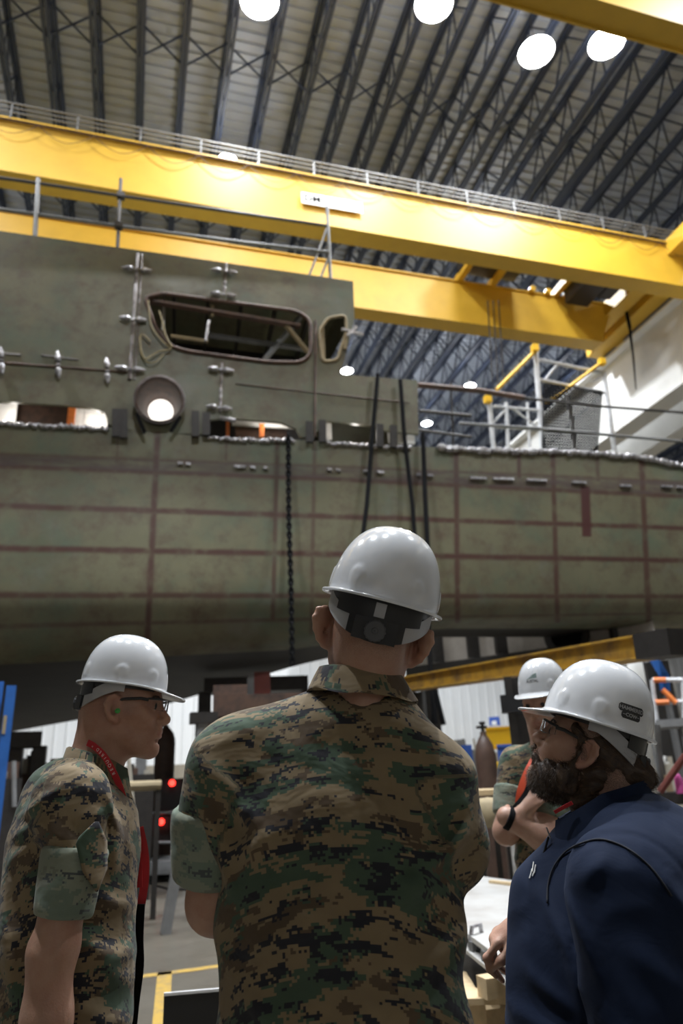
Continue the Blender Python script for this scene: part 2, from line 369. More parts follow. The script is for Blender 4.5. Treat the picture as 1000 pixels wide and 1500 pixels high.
# ================================================================== the ship
SD = np.array([math.cos(R(3.6)), -math.sin(R(3.6)), 0])       # along the ship's side, to the right
def green_primer(name, hull=False):
    m = NT(name); o = m.obj()
    f = m.noise(o, .55, 6, .62, .3); g = m.noise(o, 2.6, 5, .7)
    c = m.mix(m.step(f, .35, .68), (.182, .174, .106), (.125, .118, .074))
    c = m.mix(m.math('MULTIPLY', m.step(g, .46, .72), .85), c, (.105, .072, .046))
    c = m.mix(m.math('MULTIPLY', m.step(m.noise(o, .9, 5, .65), .50, .72), .8), c, (.095, .135, .092))
    c = m.mix(m.math('MULTIPLY', m.step(m.noise(o, 1.1, 4, .6), .60, .8), .6), c, (.18, .19, .165))
    if hull:
        uv = m.new('ShaderNodeSeparateXYZ'); m.put(uv.inputs[0], m.uv()); u, v = uv.outputs[0], uv.outputs[1]
        wob = m.math('MULTIPLY', m.math('SUBTRACT', m.noise(o, 3.0, 3), .5), .05)
        acc = None
        def band(x, c0, w, soft):
            d = m.math('ABSOLUTE', m.math('SUBTRACT', x, c0))
            return m.new_map(d, w+soft, w)
        def mp(d, a, b):
            n = m.new('ShaderNodeMapRange'); m.put(n.inputs[0], d); n.inputs[1].default_value = a; n.inputs[2].default_value = b; return n.outputs[0]
        for (c0, w, k) in HSEAM:
            d = m.math('ABSOLUTE', m.math('SUBTRACT', m.math('ADD', v, wob), c0)); b_ = m.math('MULTIPLY', mp(d, w*2.3, w*.7), min(1, k*1.15)); acc = b_ if acc is None else m.math('MAXIMUM', acc, b_)
        for (c0, w, k, vlo, vhi) in VSEAM:
            d = m.math('ABSOLUTE', m.math('SUBTRACT', m.math('ADD', u, m.math('MULTIPLY', wob, .06)), c0)); b_ = m.math('MULTIPLY', mp(d, w*2.2, w*.7), min(1, k*1.15))
            gate = m.math('MULTIPLY', m.math('GREATER_THAN', v, vlo), m.math('LESS_THAN', v, vhi)); b_ = m.math('MULTIPLY', b_, gate); acc = m.math('MAXIMUM', acc, b_)
        acc = m.math('MULTIPLY', acc, m.step(m.noise(o, 5, 4), .1, .5))
        c = m.mix(acc, c, (.078, .036, .028))
        # purplish brown primer band between two seams
        bd = m.math('MULTIPLY', m.math('GREATER_THAN', v, 1.0), m.math('LESS_THAN', v, 2.0))
        bn = m.math('MULTIPLY', bd, m.step(m.noise(m.vmath('MULTIPLY', o, (.6, .6, 3)), 3, 4), .30, .62))
        c = m.mix(m.math('MULTIPLY', bn, .85), c, (.085, .058, .055))
        # a red-brown spill mark
        su = m.math('ABSOLUTE', m.math('SUBTRACT', m.math('ADD', u, m.math('MULTIPLY', wob, .25)), 8.56))
        sp = m.math('MULTIPLY', mp(su, .085, .05), m.math('MULTIPLY', m.math('GREATER_THAN', v, 1.7), m.math('LESS_THAN', v, 3.35)))
        c = m.mix(sp, c, (.075, .028, .025))
    m.base(c, m.step(g, -.6, 1.6)); m.bump(m.noise(o, 1.2, 4, .6), .02, .35)
    return m.m
HSEAM = [(1.0, .05, .55), (2.0, .06, .8), (3.0, .045, .85), (4.0, .045, .9), (5.0, .05, .75), (6.0, .06, .55)]
VSEAM = [(2.28, .030, .85, 0, 7), (4.05, .022, .7, .0, 6), (4.60, .02, .55, 0, 7), (5.5, .02, .4, 0, 2), (6.68, .026, .8, 0, 7), (7.6, .02, .8, 0, 1.2), (8.10, .024, .8, 0, 7), (8.75, .02, .6, 0, 1.2), (9.4, .028, .8, 0, 7), (3.3, .015, .5, 0, 1.2), (1.7, .012, .5, 0, 1.2), (10.6, .03, .7, 0, 7), (-1, .03, .6, 0, 7)]
HULL = green_primer('green_hull_primer_with_weld_seams', True)
PLATE = green_primer('green_deckhouse_primer')

ship = empty('ship_hull', (1.5, 14, 3.2), label='olive green unpainted ship hull with brown weld seams hanging across the hall', cat='ship hull')
cols = [-260, -120, 0, 110, 230, 345, 460, 560, 670, 810, 940, 1060, 1200]
def quad3(x, a, b, c): return a+(b-a)*x/500 if x < 500 else b+(c-b)*(x-500)/500
topy = ([-260, 0, 160, 300, 430, 560, 640, 700, 850, 930, 1000, 1200], [600, 618, 626, 640, 644, 652, 655, 660, 663, 669, 682, 702])
rows = []
for r_ in range(9):
    pass
def row_y(r_, x):
    if r_ == 0: return float(np.interp(x, *topy))
    if r_ == 8: return float(np.interp(x, [-260, 0, 430, 640, 1000, 1200], [1000, 975, 952, 921, 921, 921]))
    T = {1: (666, 684, 706), 2: (682, 702, 727), 3: (741, 757, 774), 4: (803, 812, 821), 5: (872, 873, 874), 6: (918, 906, 898), 7: (952, 925, 912)}[r_]
    if r_ == 7: return float(np.interp(x, [-260, 0, 430, 640, 1200], [965, 950, 934, 913, 913]))
    return quad3(x, *T)
def row_in(r_, x):
    t = min(1, max(0, (x-200)/700))
    L_ = [0, 0, 0, 0, .02, .10, .32, .62, 1.05]; Rr = [0, 0, .02, .12, .24, .42, .58, .78, 1.15]
    return L_[r_]*(1-t)+Rr[r_]*t
def hull_pt(x, r_):
    y = row_y(r_, x); xs = x+max(-26, min(14, (x-600)*.028))*(y-690)/210
    return onship(xs, y, row_in(r_, x))
NU, NV = 6, 5
cg = [cols[i]+(cols[i+1]-cols[i])*k/NU for i in range(len(cols)-1) for k in range(NU)]+[cols[-1]]
from math import floor
P = np.array([[hull_pt(x, r_) for x in cg] for r_ in range(9)])       # rows x cols x 3
def catmull(Pm, t):
    i = min(int(floor(t)), len(Pm)-2); f = t-i
    p0, p1, p2, p3 = Pm[max(i-1, 0)], Pm[i], Pm[i+1], Pm[min(i+2, len(Pm)-1)]
    return .5*((2*p1)+(-p0+p2)*f+(2*p0-5*p1+4*p2-p3)*f*f+(-p0+3*p1-3*p2+p3)*f**3)
V = []; UVs = []; nr = 8*NV+1; nc = len(cg)
for j in range(nr):
    t = j/NV; rowp = catmull(P, t)
    for k in range(nc): V.append(rowp[k]); UVs.append((cg[k]/100, t))
Fc = [(j*nc+k, (j+1)*nc+k, (j+1)*nc+k+1, j*nc+k+1) for j in range(nr-1) for k in range(nc-1)]
mesh_obj('side_plating', V, Fc, HULL, ship, smooth=True, uv=UVs)
# flat bottom running away from us, and the far side, deck
bot = [V[(nr-1)*nc+k] for k in range(nc)]
far = []
for k in range(nc):
    x = cg[k]; yy = float(np.interp(x, [-260, 0, 250, 430, 560, 640, 1200], [1100, 1075, 1030, 976, 945, 926, 925])); z = bot[k][2]
    f_ = onz(x, yy, z+.02)
    if (f_-bot[k]) @ SHN < .8: f_ = bot[k]+SHN*.8
    far.append(f_)
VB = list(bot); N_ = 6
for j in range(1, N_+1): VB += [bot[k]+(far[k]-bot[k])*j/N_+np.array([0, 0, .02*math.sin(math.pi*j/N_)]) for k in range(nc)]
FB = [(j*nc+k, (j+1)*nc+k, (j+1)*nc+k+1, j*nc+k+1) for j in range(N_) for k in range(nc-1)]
BOT = simple('shaded_bottom_primer', (.034, .030, .025), .7, scale=1.2, dirt=(.02, .017, .014))  # near-black colour carries the shade under the hull
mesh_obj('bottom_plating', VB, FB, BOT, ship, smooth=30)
top = [V[k] for k in range(nc)]
VS = [f for f in far]+[np.array([f[0], f[1], 6.3]) for f in far]
FS = [(k, k+1, nc+k+1, nc+k) for k in range(nc-1)]
mesh_obj('far_side_plating', VS, FS, PLATE, ship)
VD = [t-np.array([0, 0, .35])+SHN*.02 for t in top]+[np.array([f[0], f[1], 6.3]) for f in far]
mesh_obj('deck_plating', VD, FS, PLATE, ship)
# crumpled protective tape along the top edge
def tape(x0, x1, name='edge_tape', w=.05, seed=1, inset=-.03, yoff=0, jag=.022):
    rng = random.Random(seed); b = MB(); pts = []
    n = int((x1-x0)/3)
    for i in range(n+1):
        x = x0+(x1-x0)*i/n; p = onship(x, row_y(0, x)+yoff, inset); pts.append(p+np.array([0, 0, rng.uniform(-jag, jag)]))
    b.tube(pts, [w*rng.uniform(.55, 1.25) for _ in pts], 7); return b
tape(640, 1190, w=.055, seed=3).build('edge_tape', M['foil'], ship)
for (x0, x1, s_) in ((-250, 158, 4), (304, 432, 5), (478, 602, 6)): tape(x0, x1, w=.035, seed=s_, yoff=2).build('edge_tape', M['foil'], ship)
# small welded tabs on the brown band
for (x0, x1, y) in ((260, 268, 678), (272, 279, 679), (343, 360, 683), (366, 374, 684), (386, 392, 685), (479, 486, 687), (492, 498, 688), (532, 540, 690), (552, 562, 691), (610, 616, 695), (626, 634, 696), (688, 712, 700), (722, 752, 701), (771, 800, 703), (838, 858, 706), (908, 924, 711), (968, 984, 712), (990, 1000, 713)):
    b = MB(); p = onship(x0, y, -.02); q = onship(x1, y+1, -.02); b.bar(p, q, .045, .04); b.build('weld_tab', M['foil'], ship)
# dark brackets gripping both modules across the gap
for (x, y0, y1, w) in ((170, 600, 640, .06), (181, 600, 642, .05), (286, 603, 640, .07), (302, 605, 638, .05), (453, 618, 648, .05), (472, 616, 648, .05), (556, 622, 655, .05), (576, 624, 656, .06)):
    b = MB(); b.bar(onship(x, y0, -.06), onship(x, y1, -.06), .12, w*1.1, up=SHN); b.build('clamp_plate', M['dark_steel'], ship)

# ------------------------------------------------------------------ deckhouse (upper module)
house = empty('deckhouse_module', (0, 13, 6.8), label='upper green deckhouse module with long dark window opening, set over the hull', cat='ship module')
def poly_plate(outer, holes, inset, thick, name, mat, parent, back=True):
    """flat plate with holes, cut from pixel outlines carried on to the side plane; real thickness"""
    import bmesh
    bm = bmesh.new(); loops = [outer]+holes; allE = []
    for lp in loops:
        vs = [bm.verts.new(tuple(onship(x, y, inset))) for x, y in lp]
        allE += [bm.edges.new((vs[i], vs[(i+1) % len(vs)])) for i in range(len(vs))]
    bmesh.ops.triangle_fill(bm, use_beauty=True, use_dissolve=False, edges=allE, normal=tuple(-SHN))
    fs = list(bm.faces)
    ext = bmesh.ops.extrude_face_region(bm, geom=fs)
    for v in [g for g in ext['geom'] if isinstance(g, bmesh.types.BMVert)]: v.co += Vector(tuple(SHN*thick))
    bmesh.ops.recalc_face_normals(bm, faces=list(bm.faces))
    bm.verts.index_update()
    V = np.array([v.co[:] for v in bm.verts]); Fc = [tuple(v.index for v in f.verts) for f in bm.faces]; bm.free()
    return mesh_obj(name, V, Fc, mat, parent)
def rpoly(pts, rad, n=5):
    """round the corners of a pixel outline"""
    out = []; N = len(pts)
    for i in range(N):
        p0, p1, p2 = [np.array(pts[(i+k) % N], float) for k in (-1, 0, 1)]
        r_ = rad[i] if hasattr(rad, '__len__') else rad
        a = p1+nrm(p0-p1)*min(r_, np.linalg.norm(p0-p1)*.48); c = p1+nrm(p2-p1)*min(r_, np.linalg.norm(p2-p1)*.48)
        for k in range(n+1):
            t = k/n; out.append(tuple(a*(1-t)**2+2*p1*t*(1-t)+c*t*t))
    return out
outer = [(-260, 302), (0, 338), (120, 355), (250, 373), (345, 387), (430, 399), (517, 412), (519, 466), (512, 498), (503, 532), (497, 548), (611, 557), (613, 636), (566, 631), (558, 624), (480, 617), (474, 622), (455, 640), (440, 640), (434, 628), (412, 619), (332, 612), (304, 615), (300, 636), (176, 632), (160, 620), (152, 604), (136, 598), (90, 593), (0, 588), (-260, 570)]
win1 = rpoly([(212, 436), (238, 430), (436, 456), (455, 470), (455, 520), (440, 531), (395, 531), (268, 514), (246, 505), (228, 480)], [8, 8, 14, 12, 12, 8, 20, 20, 10, 10])
win2 = rpoly([(467, 486), (480, 466), (506, 462), (507, 486), (494, 528), (472, 530)], 7)
hole3 = [(234+34*math.cos(a), 590+34*math.sin(a)) for a in [2*math.pi*i/28 for i in range(28)]]
poly_plate(outer, [win1, win2, hole3], 0, .06, 'side_wall', PLATE, house)
# raised rims round the openings
def rim(pts, inset, r_, name, mat, close=True):
    b = MB(); pp = [onship(x, y, inset) for x, y in pts]; pp.append(pp[0])
    b.tube(pp, r_, 7, cap=False); return b.build(name, mat, house, smooth=True)
rim(win1, -.01, .035, 'window_frame', M['brown_steel']); rim(win2, -.01, .03, 'window_frame', M['tan'])
# roof of the module, its right end wall, floor and inner bulkhead
tl = [onship(x, y, .03) for x, y in outer[:7]]
b = MB(); n = len(tl); W3 = SHN*5
b.add([p for p in tl]+[p+W3 for p in tl], [(i, i+1, n+i+1, n+i) for i in range(n-1)]); b.add([p-np.array([0, 0, .12]) for p in tl]+[p-np.array([0, 0, .12])+W3 for p in tl], [(i, i+1, n+i+1, n+i) for i in range(n-1)])
b.build('roof_plate', PLATE, house)
b = MB(); q0, q1 = onship(517, 414, .05), onship(519, 464, .05)
b.add([q0, q1, q1+SHN*2.6-SD*.3, q0+SHN*2.6-SD*.3], [(0, 1, 2, 3)]); q2, q3 = onship(600, 560, .07), onship(600, 632, .07)
b.add([q2, q3, q3+SHN*5, q2+SHN*5], [(0, 1, 2, 3)]); q4 = onship(497, 549, .07)
b.add([q4, q2, q2+SHN*5, q4+SHN*5], [(0, 1, 2, 3)])
b.build('front_wall', PLATE, house)
# inside the wheelhouse: dark bulkhead with lighter frames
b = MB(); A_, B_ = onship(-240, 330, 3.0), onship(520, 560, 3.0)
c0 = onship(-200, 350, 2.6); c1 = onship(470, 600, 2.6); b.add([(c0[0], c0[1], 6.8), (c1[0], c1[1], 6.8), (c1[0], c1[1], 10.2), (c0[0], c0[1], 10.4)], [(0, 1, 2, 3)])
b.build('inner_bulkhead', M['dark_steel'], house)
b = MB()
for i in range(12):
    p = onship(-60+i*52, 470, .3)
    b.bar((p[0], p[1], 9.85), tuple(np.array([p[0], p[1], 9.85])+SHN*2.3), .06, .16)
b.build('deckhead_beam', M['dark_steel'], house)
def inner_bar(a, c_, ins, w, name, mat):
    b = MB(); b.bar(onship(*a, ins), onship(*c_, ins), w, .05); b.build(name, mat, house)
inner_bar((212, 440), (440, 478), .08, .11, 'window_bar', M['brown_steel']); inner_bar((418, 476), (450, 515), .12, .10, 'window_bar', M['tan'])
inner_bar((385, 530), (442, 462), .5, .22, 'inner_frame', M['grey']); inner_bar((250, 492), (305, 500), .3, .05, 'inner_frame', M['tan'])
inner_bar((311, 448), (311, 463), .1, .05, 'mullion', M['tan']); inner_bar((306, 470), (301, 500), .1, .06, 'mullion', M['foil'])
inner_bar((240, 440), (238, 490), .4, .28, 'inner_frame', M['beige_steel'])
inner_bar((300, 490), (450, 512), .6, .10, 'inner_frame', M['grey'])
inner_bar((472, 482), (474, 528), .05, .07, 'corner_post', M['tan']); inner_bar((506, 488), (505, 512), -.02, .08, 'corner_post', M['tan'])
inner_bar((500, 482), (532, 490), -.05, .04, 'corner_bracket', M['foil']); inner_bar((522, 478), (508, 492), -.06, .03, 'corner_bracket', M['foil'])
# hanging yellow airlines looped from the window corner
b = MB()
def pxpath(pp, ins): return [onship(x, y, ins) for x, y in pp]
def smoothpath(pp, n=6):
    pp = [np.array(p, float) for p in pp]; out = []
    for i in range(len(pp)-1):
        for k in range(n): out.append(catmull(pp, i+k/n))
    return out+[pp[-1]]
b.tube(pxpath(smoothpath([(217, 440), (219, 462), (223, 480), (238, 500), (250, 511), (232, 515), (212, 525), (205, 500), (209, 490), (220, 500)]), -.05), .012, 6)
b.tube(pxpath(smoothpath([(233, 455), (238, 472), (243, 492), (252, 508)]), -.05), .014, 6)
b.tube(pxpath(smoothpath([(206, 495), (206, 515), (215, 530), (228, 530), (240, 518)]), -.05), .008, 6)
b.build('hose_loop', simple('faded_yellow_hose', (.30, .23, .09), .6), house)
# weld strips and strongbacks
SEAMM = simple('ground_weld_strip', (.26, .24, .24), .45, .4, scale=9, dirt=(.12, .09, .08))
def strip(a, c_, w, ins=-.01, name='weld_strip', mat=None):
    b = MB(); n = 14; rng = random.Random(int(a[0]*7+a[1])); pts = [onship(a[0]+(c_[0]-a[0])*i/n, a[1]+(c_[1]-a[1])*i/n, ins) for i in range(n+1)]
    b.tube(pts, [w/2*rng.uniform(.7, 1.2) for _ in pts], 6); b.build(name, mat or SEAMM, house)
strip((202, 372), (190, 556), .07); strip((208, 372), (197, 556), .03); strip((331, 386), (328, 432), .06); strip((325, 532), (322, 604), .05)
strip((0, 531), (186, 545), .04, mat=M['brown_steel']); strip((462, 470), (461, 640), .05, mat=M['brown_steel']); strip((345, 562), (600, 590), .02, mat=M['brown_steel'])
def strong(x, y, L, vert=False):
    b = MB(); rng = random.Random(int(x*3+y))
    for k in (-1, 1):
        a = (x+k*L*.12, y+k*.5) if not vert else (x, y+k*L*.12); c_ = (x+k*L*.5, y+k*2.0) if not vert else (x+k, y+k*L*.5)
        pts = [onship(a[0]+(c_[0]-a[0])*i/4, a[1]+(c_[1]-a[1])*i/4, -.05) for i in range(5)]
        b.tube(pts, [.035, .05, .042, .03, .014], 7)
    b.bar(onship(x-3, y, -.04), onship(x+3, y, -.04), .03, .03)
    b.build('strongback', M['foil'], house)
for (x, y, L) in ((200, 394, 44), (195, 467, 40), (190, 540, 46), (328, 397, 38), (327, 431, 38), (323, 541, 38), (321, 597, 38)): strong(x, y, L)
for (x, y, L) in ((85, 534, 40), (157, 543, 38), (2, 528, 40)): strong(x, y, L, True)
strip((60, 520), (115, 527), .025); strip((0, 517), (30, 520), .025); strip((322, 612), (345, 616), .07, mat=M['foil'])
# pipe with a funnel mouth
pc = onship(234, 590, 0); b = MB(); ax = nrm(SHN+np.array([0, 0, .22]))
b.lathe([(.37, -.22), (.40, -.20), (.40, -.14), (.37, -.12), (.34, 0.0), (.30, .25), (.22, .55), (.21, .53), (.28, .24), (.33, -.02), (.35, -.16), (.37, -.22)], pc, ax, 36)
hp = b.build('hawse_pipe', M['brown_steel'], house, smooth=40)
b = MB(); b.lathe([(.36, -.215), (.405, -.205), (.41, -.17)], pc, ax, 36); b.build('pipe_lip', SEAMM, hp, smooth=40)
b = MB(); b.lathe([(.001, .50), (.21, .50)], pc, ax, 24); b.build('glow_disc', emis('pipe_end_glow', (1, .93, .85), 1.6), hp)  # glowing disc added to make the far end of the pipe bright
for (x0, y0, x1, y1) in ((200, 606, 212, 634), (264, 610, 250, 632)):
    b = MB(); b.bar(onship(x0, y0, -.12), onship(x1, y1, -.1), .05); b.build('pipe_stay', M['black'], hp)
# things glimpsed in the gap: white insulation boards, dark frames, orange posts
def panel(x0, y0, x1, y1, ins, name, mat):
    b = MB(); p = onship(x0, y0, ins); q = onship(x1, y1, ins); b.prism([p, (q[0], q[1], p[2]), (q[0], q[1], q[2]), (p[0], p[1], q[2])], SHN*.04); b.build(name, mat, house)
WB = simple('white_insulation_board', (.78, .76, .72), .6)
for (x0, y0, x1, y1, mat_) in ((-60, 585, 22, 618, WB), (108, 592, 122, 630, WB), (124, 592, 156, 634, WB), (340, 614, 440, 628, WB), (476, 612, 486, 644, WB), (568, 626, 608, 650, WB)):
    panel(x0, y0, x1, y1, .5, 'insulation_board', mat_)
for (x0, y0, x1, y1) in ((100, 596, 108, 626), (331, 616, 336, 640), (380, 620, 387, 640)): panel(x0, y0, x1, y1, .3, 'orange_post', M['orange'])
panel(24, 586, 100, 626, .9, 'inner_panel', M['brown_steel']); panel(345, 612, 420, 645, .9, 'inner_panel', M['brown_steel'])
for (x, y) in ((20, 600), (140, 610), (400, 622), (520, 632)):
    L = bpy.data.lights.new('gap_fill_light', 'POINT'); L.energy = 7; L.shadow_soft_size = .05; L.color = (1, .95, .9)  # added lights behind the gap, put in to brighten the boards
    lo = bpy.data.objects.new('gap_fill_light', L); COL.objects.link(lo); lo.parent = house; lo.location = tuple(onship(x, y, .22)-WLOC[house])

# ------------------------------------------------------------------ guard rail on the deckhouse roof
gr = empty('guard_rail', onship(180, 363, .2), label='scaffold-tube guard rail with posts on top of the deckhouse', cat='guard rail', group='scaffold-tube guard rails')
b = MB(); b.tube(pxpath([(-200, 232), (53, 268), (177, 287), (330, 309), (480, 331)], .2), .03, 8); b.build('top_rail', M['dark_steel'], gr)
b = MB(); b.tube(pxpath([(-200, 278), (53, 314), (177, 332), (330, 352), (484, 370)], .2), .032, 8); b.build('middle_rail', M['rail_steel'], gr)
for (a, c_, m_, w) in (((56, 262), (51, 350), 'rail_steel', .042), ((177, 262), (172, 366), 'dark_steel', .032), ((479, 303), (484, 412), 'rail_steel', .035), ((479, 335), (451, 408), 'grey', .022), ((484, 370), (468, 410), 'grey', .022), ((478, 335), (470, 360), 'grey', .022)):
    b = MB(); b.tube(pxpath([a, c_], .2), w, 8)
    if m_ == 'dark_steel': b.box(onship(177, 287, .18), (.14, .12, .1)); b.box(onship(174, 331, .18), (.14, .12, .1))
    b.build('post', M[m_], gr)
# ------------------------------------------------------------------ rail tubes over the hull's right part
gr = empty('guard_rail', onship(850, 664, .25), label='dark scaffold tubes running over the bare hull edge at the right', cat='guard rail', group='scaffold-tube guard rails')
for (pp, w, m_) in (([(612, 564), (700, 572), (768, 583)], .055, 'brown_steel'), ([(768, 583), (850, 593), (1060, 609)], .026, 'dark_steel'), ([(614, 602), (690, 609)], .035, 'dark_steel'), ([(672, 620), (780, 627), (900, 638), (1060, 652)], .03, 'rail_steel'), ([(612, 630), (690, 640)], .028, 'dark_steel')):
    b = MB(); b.tube(pxpath(pp, .2), w, 8); b.build('rail_tube', M[m_], gr)
for (pp, w) in (([(830, 580), (838, 615), (842, 662)], .04), ([(660, 560), (664, 652)], .02)):
    b = MB(); b.tube(pxpath(pp, .24), w, 8); b.build('post', M['dark_steel'], gr)
# ------------------------------------------------------------------ white scaffold tower with mesh
sc = empty('scaffold_tower', onship(810, 664, 1.3), label='white and yellow scaffold tower frame with dark mesh standing on the hull', cat='scaffold')
for pp, w in (([(784, 512), (796, 684)], .055), ([(716, 585), (724, 672)], .05), ([(741, 590), (745, 674)], .04), ([(884, 545), (904, 690)], .05), ([(772, 590), (776, 665)], .03)):
    b = MB(); b.tube(pxpath(pp, 1.3), w, 8); b.build('upright', M['white_pipe'], sc)
for pp, w in (([(790, 527), (882, 546)], .04), ([(790, 556), (884, 575)], .04), ([(722, 595), (795, 602)], .035), ([(724, 625), (795, 630)], .035), ([(795, 560), (815, 535)], .03), ([(720, 622), (742, 598)], .025), ([(750, 598), (790, 628)], .025), ([(866, 560), (884, 550)], .025), ([(800, 655), (884, 575)], .02)):
    b = MB(); b.tube(pxpath(pp, 1.3), w, 7); b.build('cross_tube', M['white_pipe'], sc)
for pp, w in (([(784, 514), (727, 571)], .045), ([(882, 530), (800, 592)], .04)):
    b = MB(); b.tube(pxpath(pp, 1.25), w, 7); b.build('yellow_brace', M['safety_yellow'], sc)
for (x, y) in ((783, 510), (881, 530), (714, 585)):
    b = MB(); b.box(onship(x, y, 1.22), (.13, .13, .15)); b.build('yellow_clamp', M['safety_yellow'], sc)
b = MB(); c4 = [onship(x, y, 1.1) for x, y in ((798, 562), (881, 574), (874, 662), (794, 660))]
n1, n2 = 20, 22
for i in range(n1+1):
    t = i/n1; b.bar(c4[0]*(1-t)+c4[1]*t, c4[3]*(1-t)+c4[2]*t, .026)
for i in range(n2+1):
    t = i/n2; b.bar(c4[0]*(1-t)+c4[3]*t, c4[1]*(1-t)+c4[2]*t, .026)
b.build('safety_mesh', M['black'], sc)
# ------------------------------------------------------------------ hanging chain and lifting straps
def link_chain(path, r_, name_label):
    b = MB(); pts = smoothpath(path, 30); pts = [np.array(p) for p in pts]
    d = np.cumsum([0]+[np.linalg.norm(pts[i+1]-pts[i]) for i in range(len(pts)-1)]); L = d[-1]; k = 0; s_ = 0
    while s_ < L-.05:
        p = np.array([np.interp(s_, d, [q[i] for q in pts]) for i in range(3)]); q = np.array([np.interp(s_+.085, d, [w_[i] for w_ in pts]) for i in range(3)])
        dd = nrm(q-p); a, c_, _ = frame(dd); side = a if k % 2 == 0 else c_
        oval = [(p+q)/2+dd*.055*math.cos(t)*1.15+side*.032*math.sin(t) for t in [2*math.pi*i/10 for i in range(11)]]
        b.tube(oval, .016, 6, cap=False); s_ += .075; k += 1
    t = b.build('hanging_chain', M['black'], origin=path[-1]); tag(t, name_label, 'chain'); return t
link_chain([onship(422, 636, -.12), onship(423, 760, -.14), onship(426, 860, -.12), onship(428, 976, -.1)], .02, 'black link chain hanging down the hull side, left of the centre man')
def strap(pp, label, w=.07, parent=None):
    b = MB(); pts = [onship(x, y, i_) for x, y, i_ in pp]
    for i in range(len(pts)-1): b.bar(pts[i], pts[i+1], w, .02, up=SHN)
    b.tube(pts, w*.42, 8)
    o = b.build('lifting_strap', M['black'], origin=pts[-1]); tag(o, label, 'strap', 'black straps slung round the hull'); return o
strap([(553, 548, -.1), (545, 640, -.1), (537, 740, -.1), (529, 800, -.08), (520, 905, .2), (518, 940, .9)], 'black lifting strap slanting down-left, second from the chain, behind the white helmet')
strap([(586, 556, -.1), (592, 640, -.12), (604, 740, -.1), (608, 800, -.08), (618, 900, .2), (622, 940, .9)], 'black lifting strap slanting down-right, between the two other straps')
T3 = strap([(619, 634, -.1), (622, 720, -.12), (626, 800, -.1), (628, 950, -.1), (637, 1060, -.1)], 'near-vertical black strap hanging past the hull bottom beside the centre man', .075)
for pp, w in (([(633, 1002, -.1), (634, 1060, -.05)], .02), ([(635, 1002, -.1), (650, 1062, -.1)], .035), ([(634, 1015, -.1), (631, 1110, -.1)], .02)):
    b = MB(); b.tube([onship(*q) for q in pp], w, 6); b.build('sling_tail', M['black'], T3)
# ================================================================== things on the floor and under the ship
def vbox(b, px0, px1, py0, py1, D, depth, zlo=None, zhi=None):
    """upright box whose near face spans these columns at distance D"""
    p = atd(px0, (py0+py1)/2, D); q = atd(px1, (py0+py1)/2, D)
    z1 = atd((px0+px1)/2, py0, D)[2] if zhi is None else zhi; z0 = atd((px0+px1)/2, py1, D)[2] if zlo is None else zlo
    d = nrm([q[0]-p[0], q[1]-p[1], 0]); nn = np.array([-d[1], d[0], 0])
    b.prism([(p[0], p[1], z0), (q[0], q[1], z0), (q[0], q[1], z1), (p[0], p[1], z1)], nn*depth)
    return (p+q)/2*np.array([1, 1, 0])+np.array([0, 0, z0]), d, nn, z0, z1
def T(name, px, py, D, label, cat, group=None, z=0.0):
    p = atd(px, py, D); return empty(name, (p[0], p[1], z), label=label, cat=cat, group=group)
# -- blue mast at the left edge
t = T('scissor_lift_mast', 6, 1080, 8.5, 'tall blue steel mast standing at the left edge under the hull', 'lift mast')
for x0, x1, nm in ((-22, -6, 'mast_rail'), (-2, 13, 'mast_rail')):
    b = MB(); vbox(b, x0, x1, 1004 if x1 > 0 else 998, 1200, 8.5 if x1 > 0 else 8.7, .14, zlo=0.12); b.build(nm, M['blue'], t)
b = MB()
for y in (1030, 1070, 1110, 1150): vbox(b, -6, 0, y, y+14, 8.6, .08)
b.build('rung', M['blue'], t)
b = MB(); vbox(b, -40, 26, 1100, 1101, 8.4, .8, zlo=0, zhi=.12); b.build('base', M['dark_steel'], t)
b = MB(); vbox(b, 4, 9, 1048, 1075, 8.49, .02); b.build('warning_strip', M['tan'], t)
# -- welding power source with two red lights
t = T('welding_machine', 240, 1200, 12.6, 'dark wheeled welding machine with two red indicator lights between two of the men', 'welding machine')
b = MB(); c_, d_, n_, z0, z1 = vbox(b, 232, 300, 1140, 1186, 12.6, .7); b.build('control_box', M['black_plastic'], t)
b = MB(); vbox(b, 215, 300, 1240, 1252, 12.4, 1.0, zlo=.12, zhi=.3); b.build('tray', M['grey'], t)
for (a, c2) in (((218, 1192), (218, 1245)), ((252, 1190), (252, 1245)), ((218, 1192), (254, 1190)), ((226, 1234), (254, 1234))):
    b = MB(); b.tube([atd(*a, 12.4), atd(*c2, 12.4)], .022, 8); b.build('frame_tube', M['rail_steel'], t)
for (x, y) in ((252, 1147), (236, 1204)):
    b = MB(); b.lathe([(.001, 0), (.05, .0), (.04, .03), (.001, .035)], atd(x, y, 12.54), tuple(-n_), 14); b.build('indicator_light', M['red_led'], t)
b = MB(); vbox(b, 222, 248, 1196, 1232, 12.6, .4); b.build('wire_feeder', M['dark_steel'], t)
for x in (222, 285):
    p = atd(x, 1250, 12.6); b = MB(); b.lathe([(.001, -.03), (.08, -.03), (.1, -.02), (.1, .02), (.08, .03), (.001, .03)], (p[0], p[1], .1), (1, 0, 0), 18); b.build('wheel', M['black'], t)
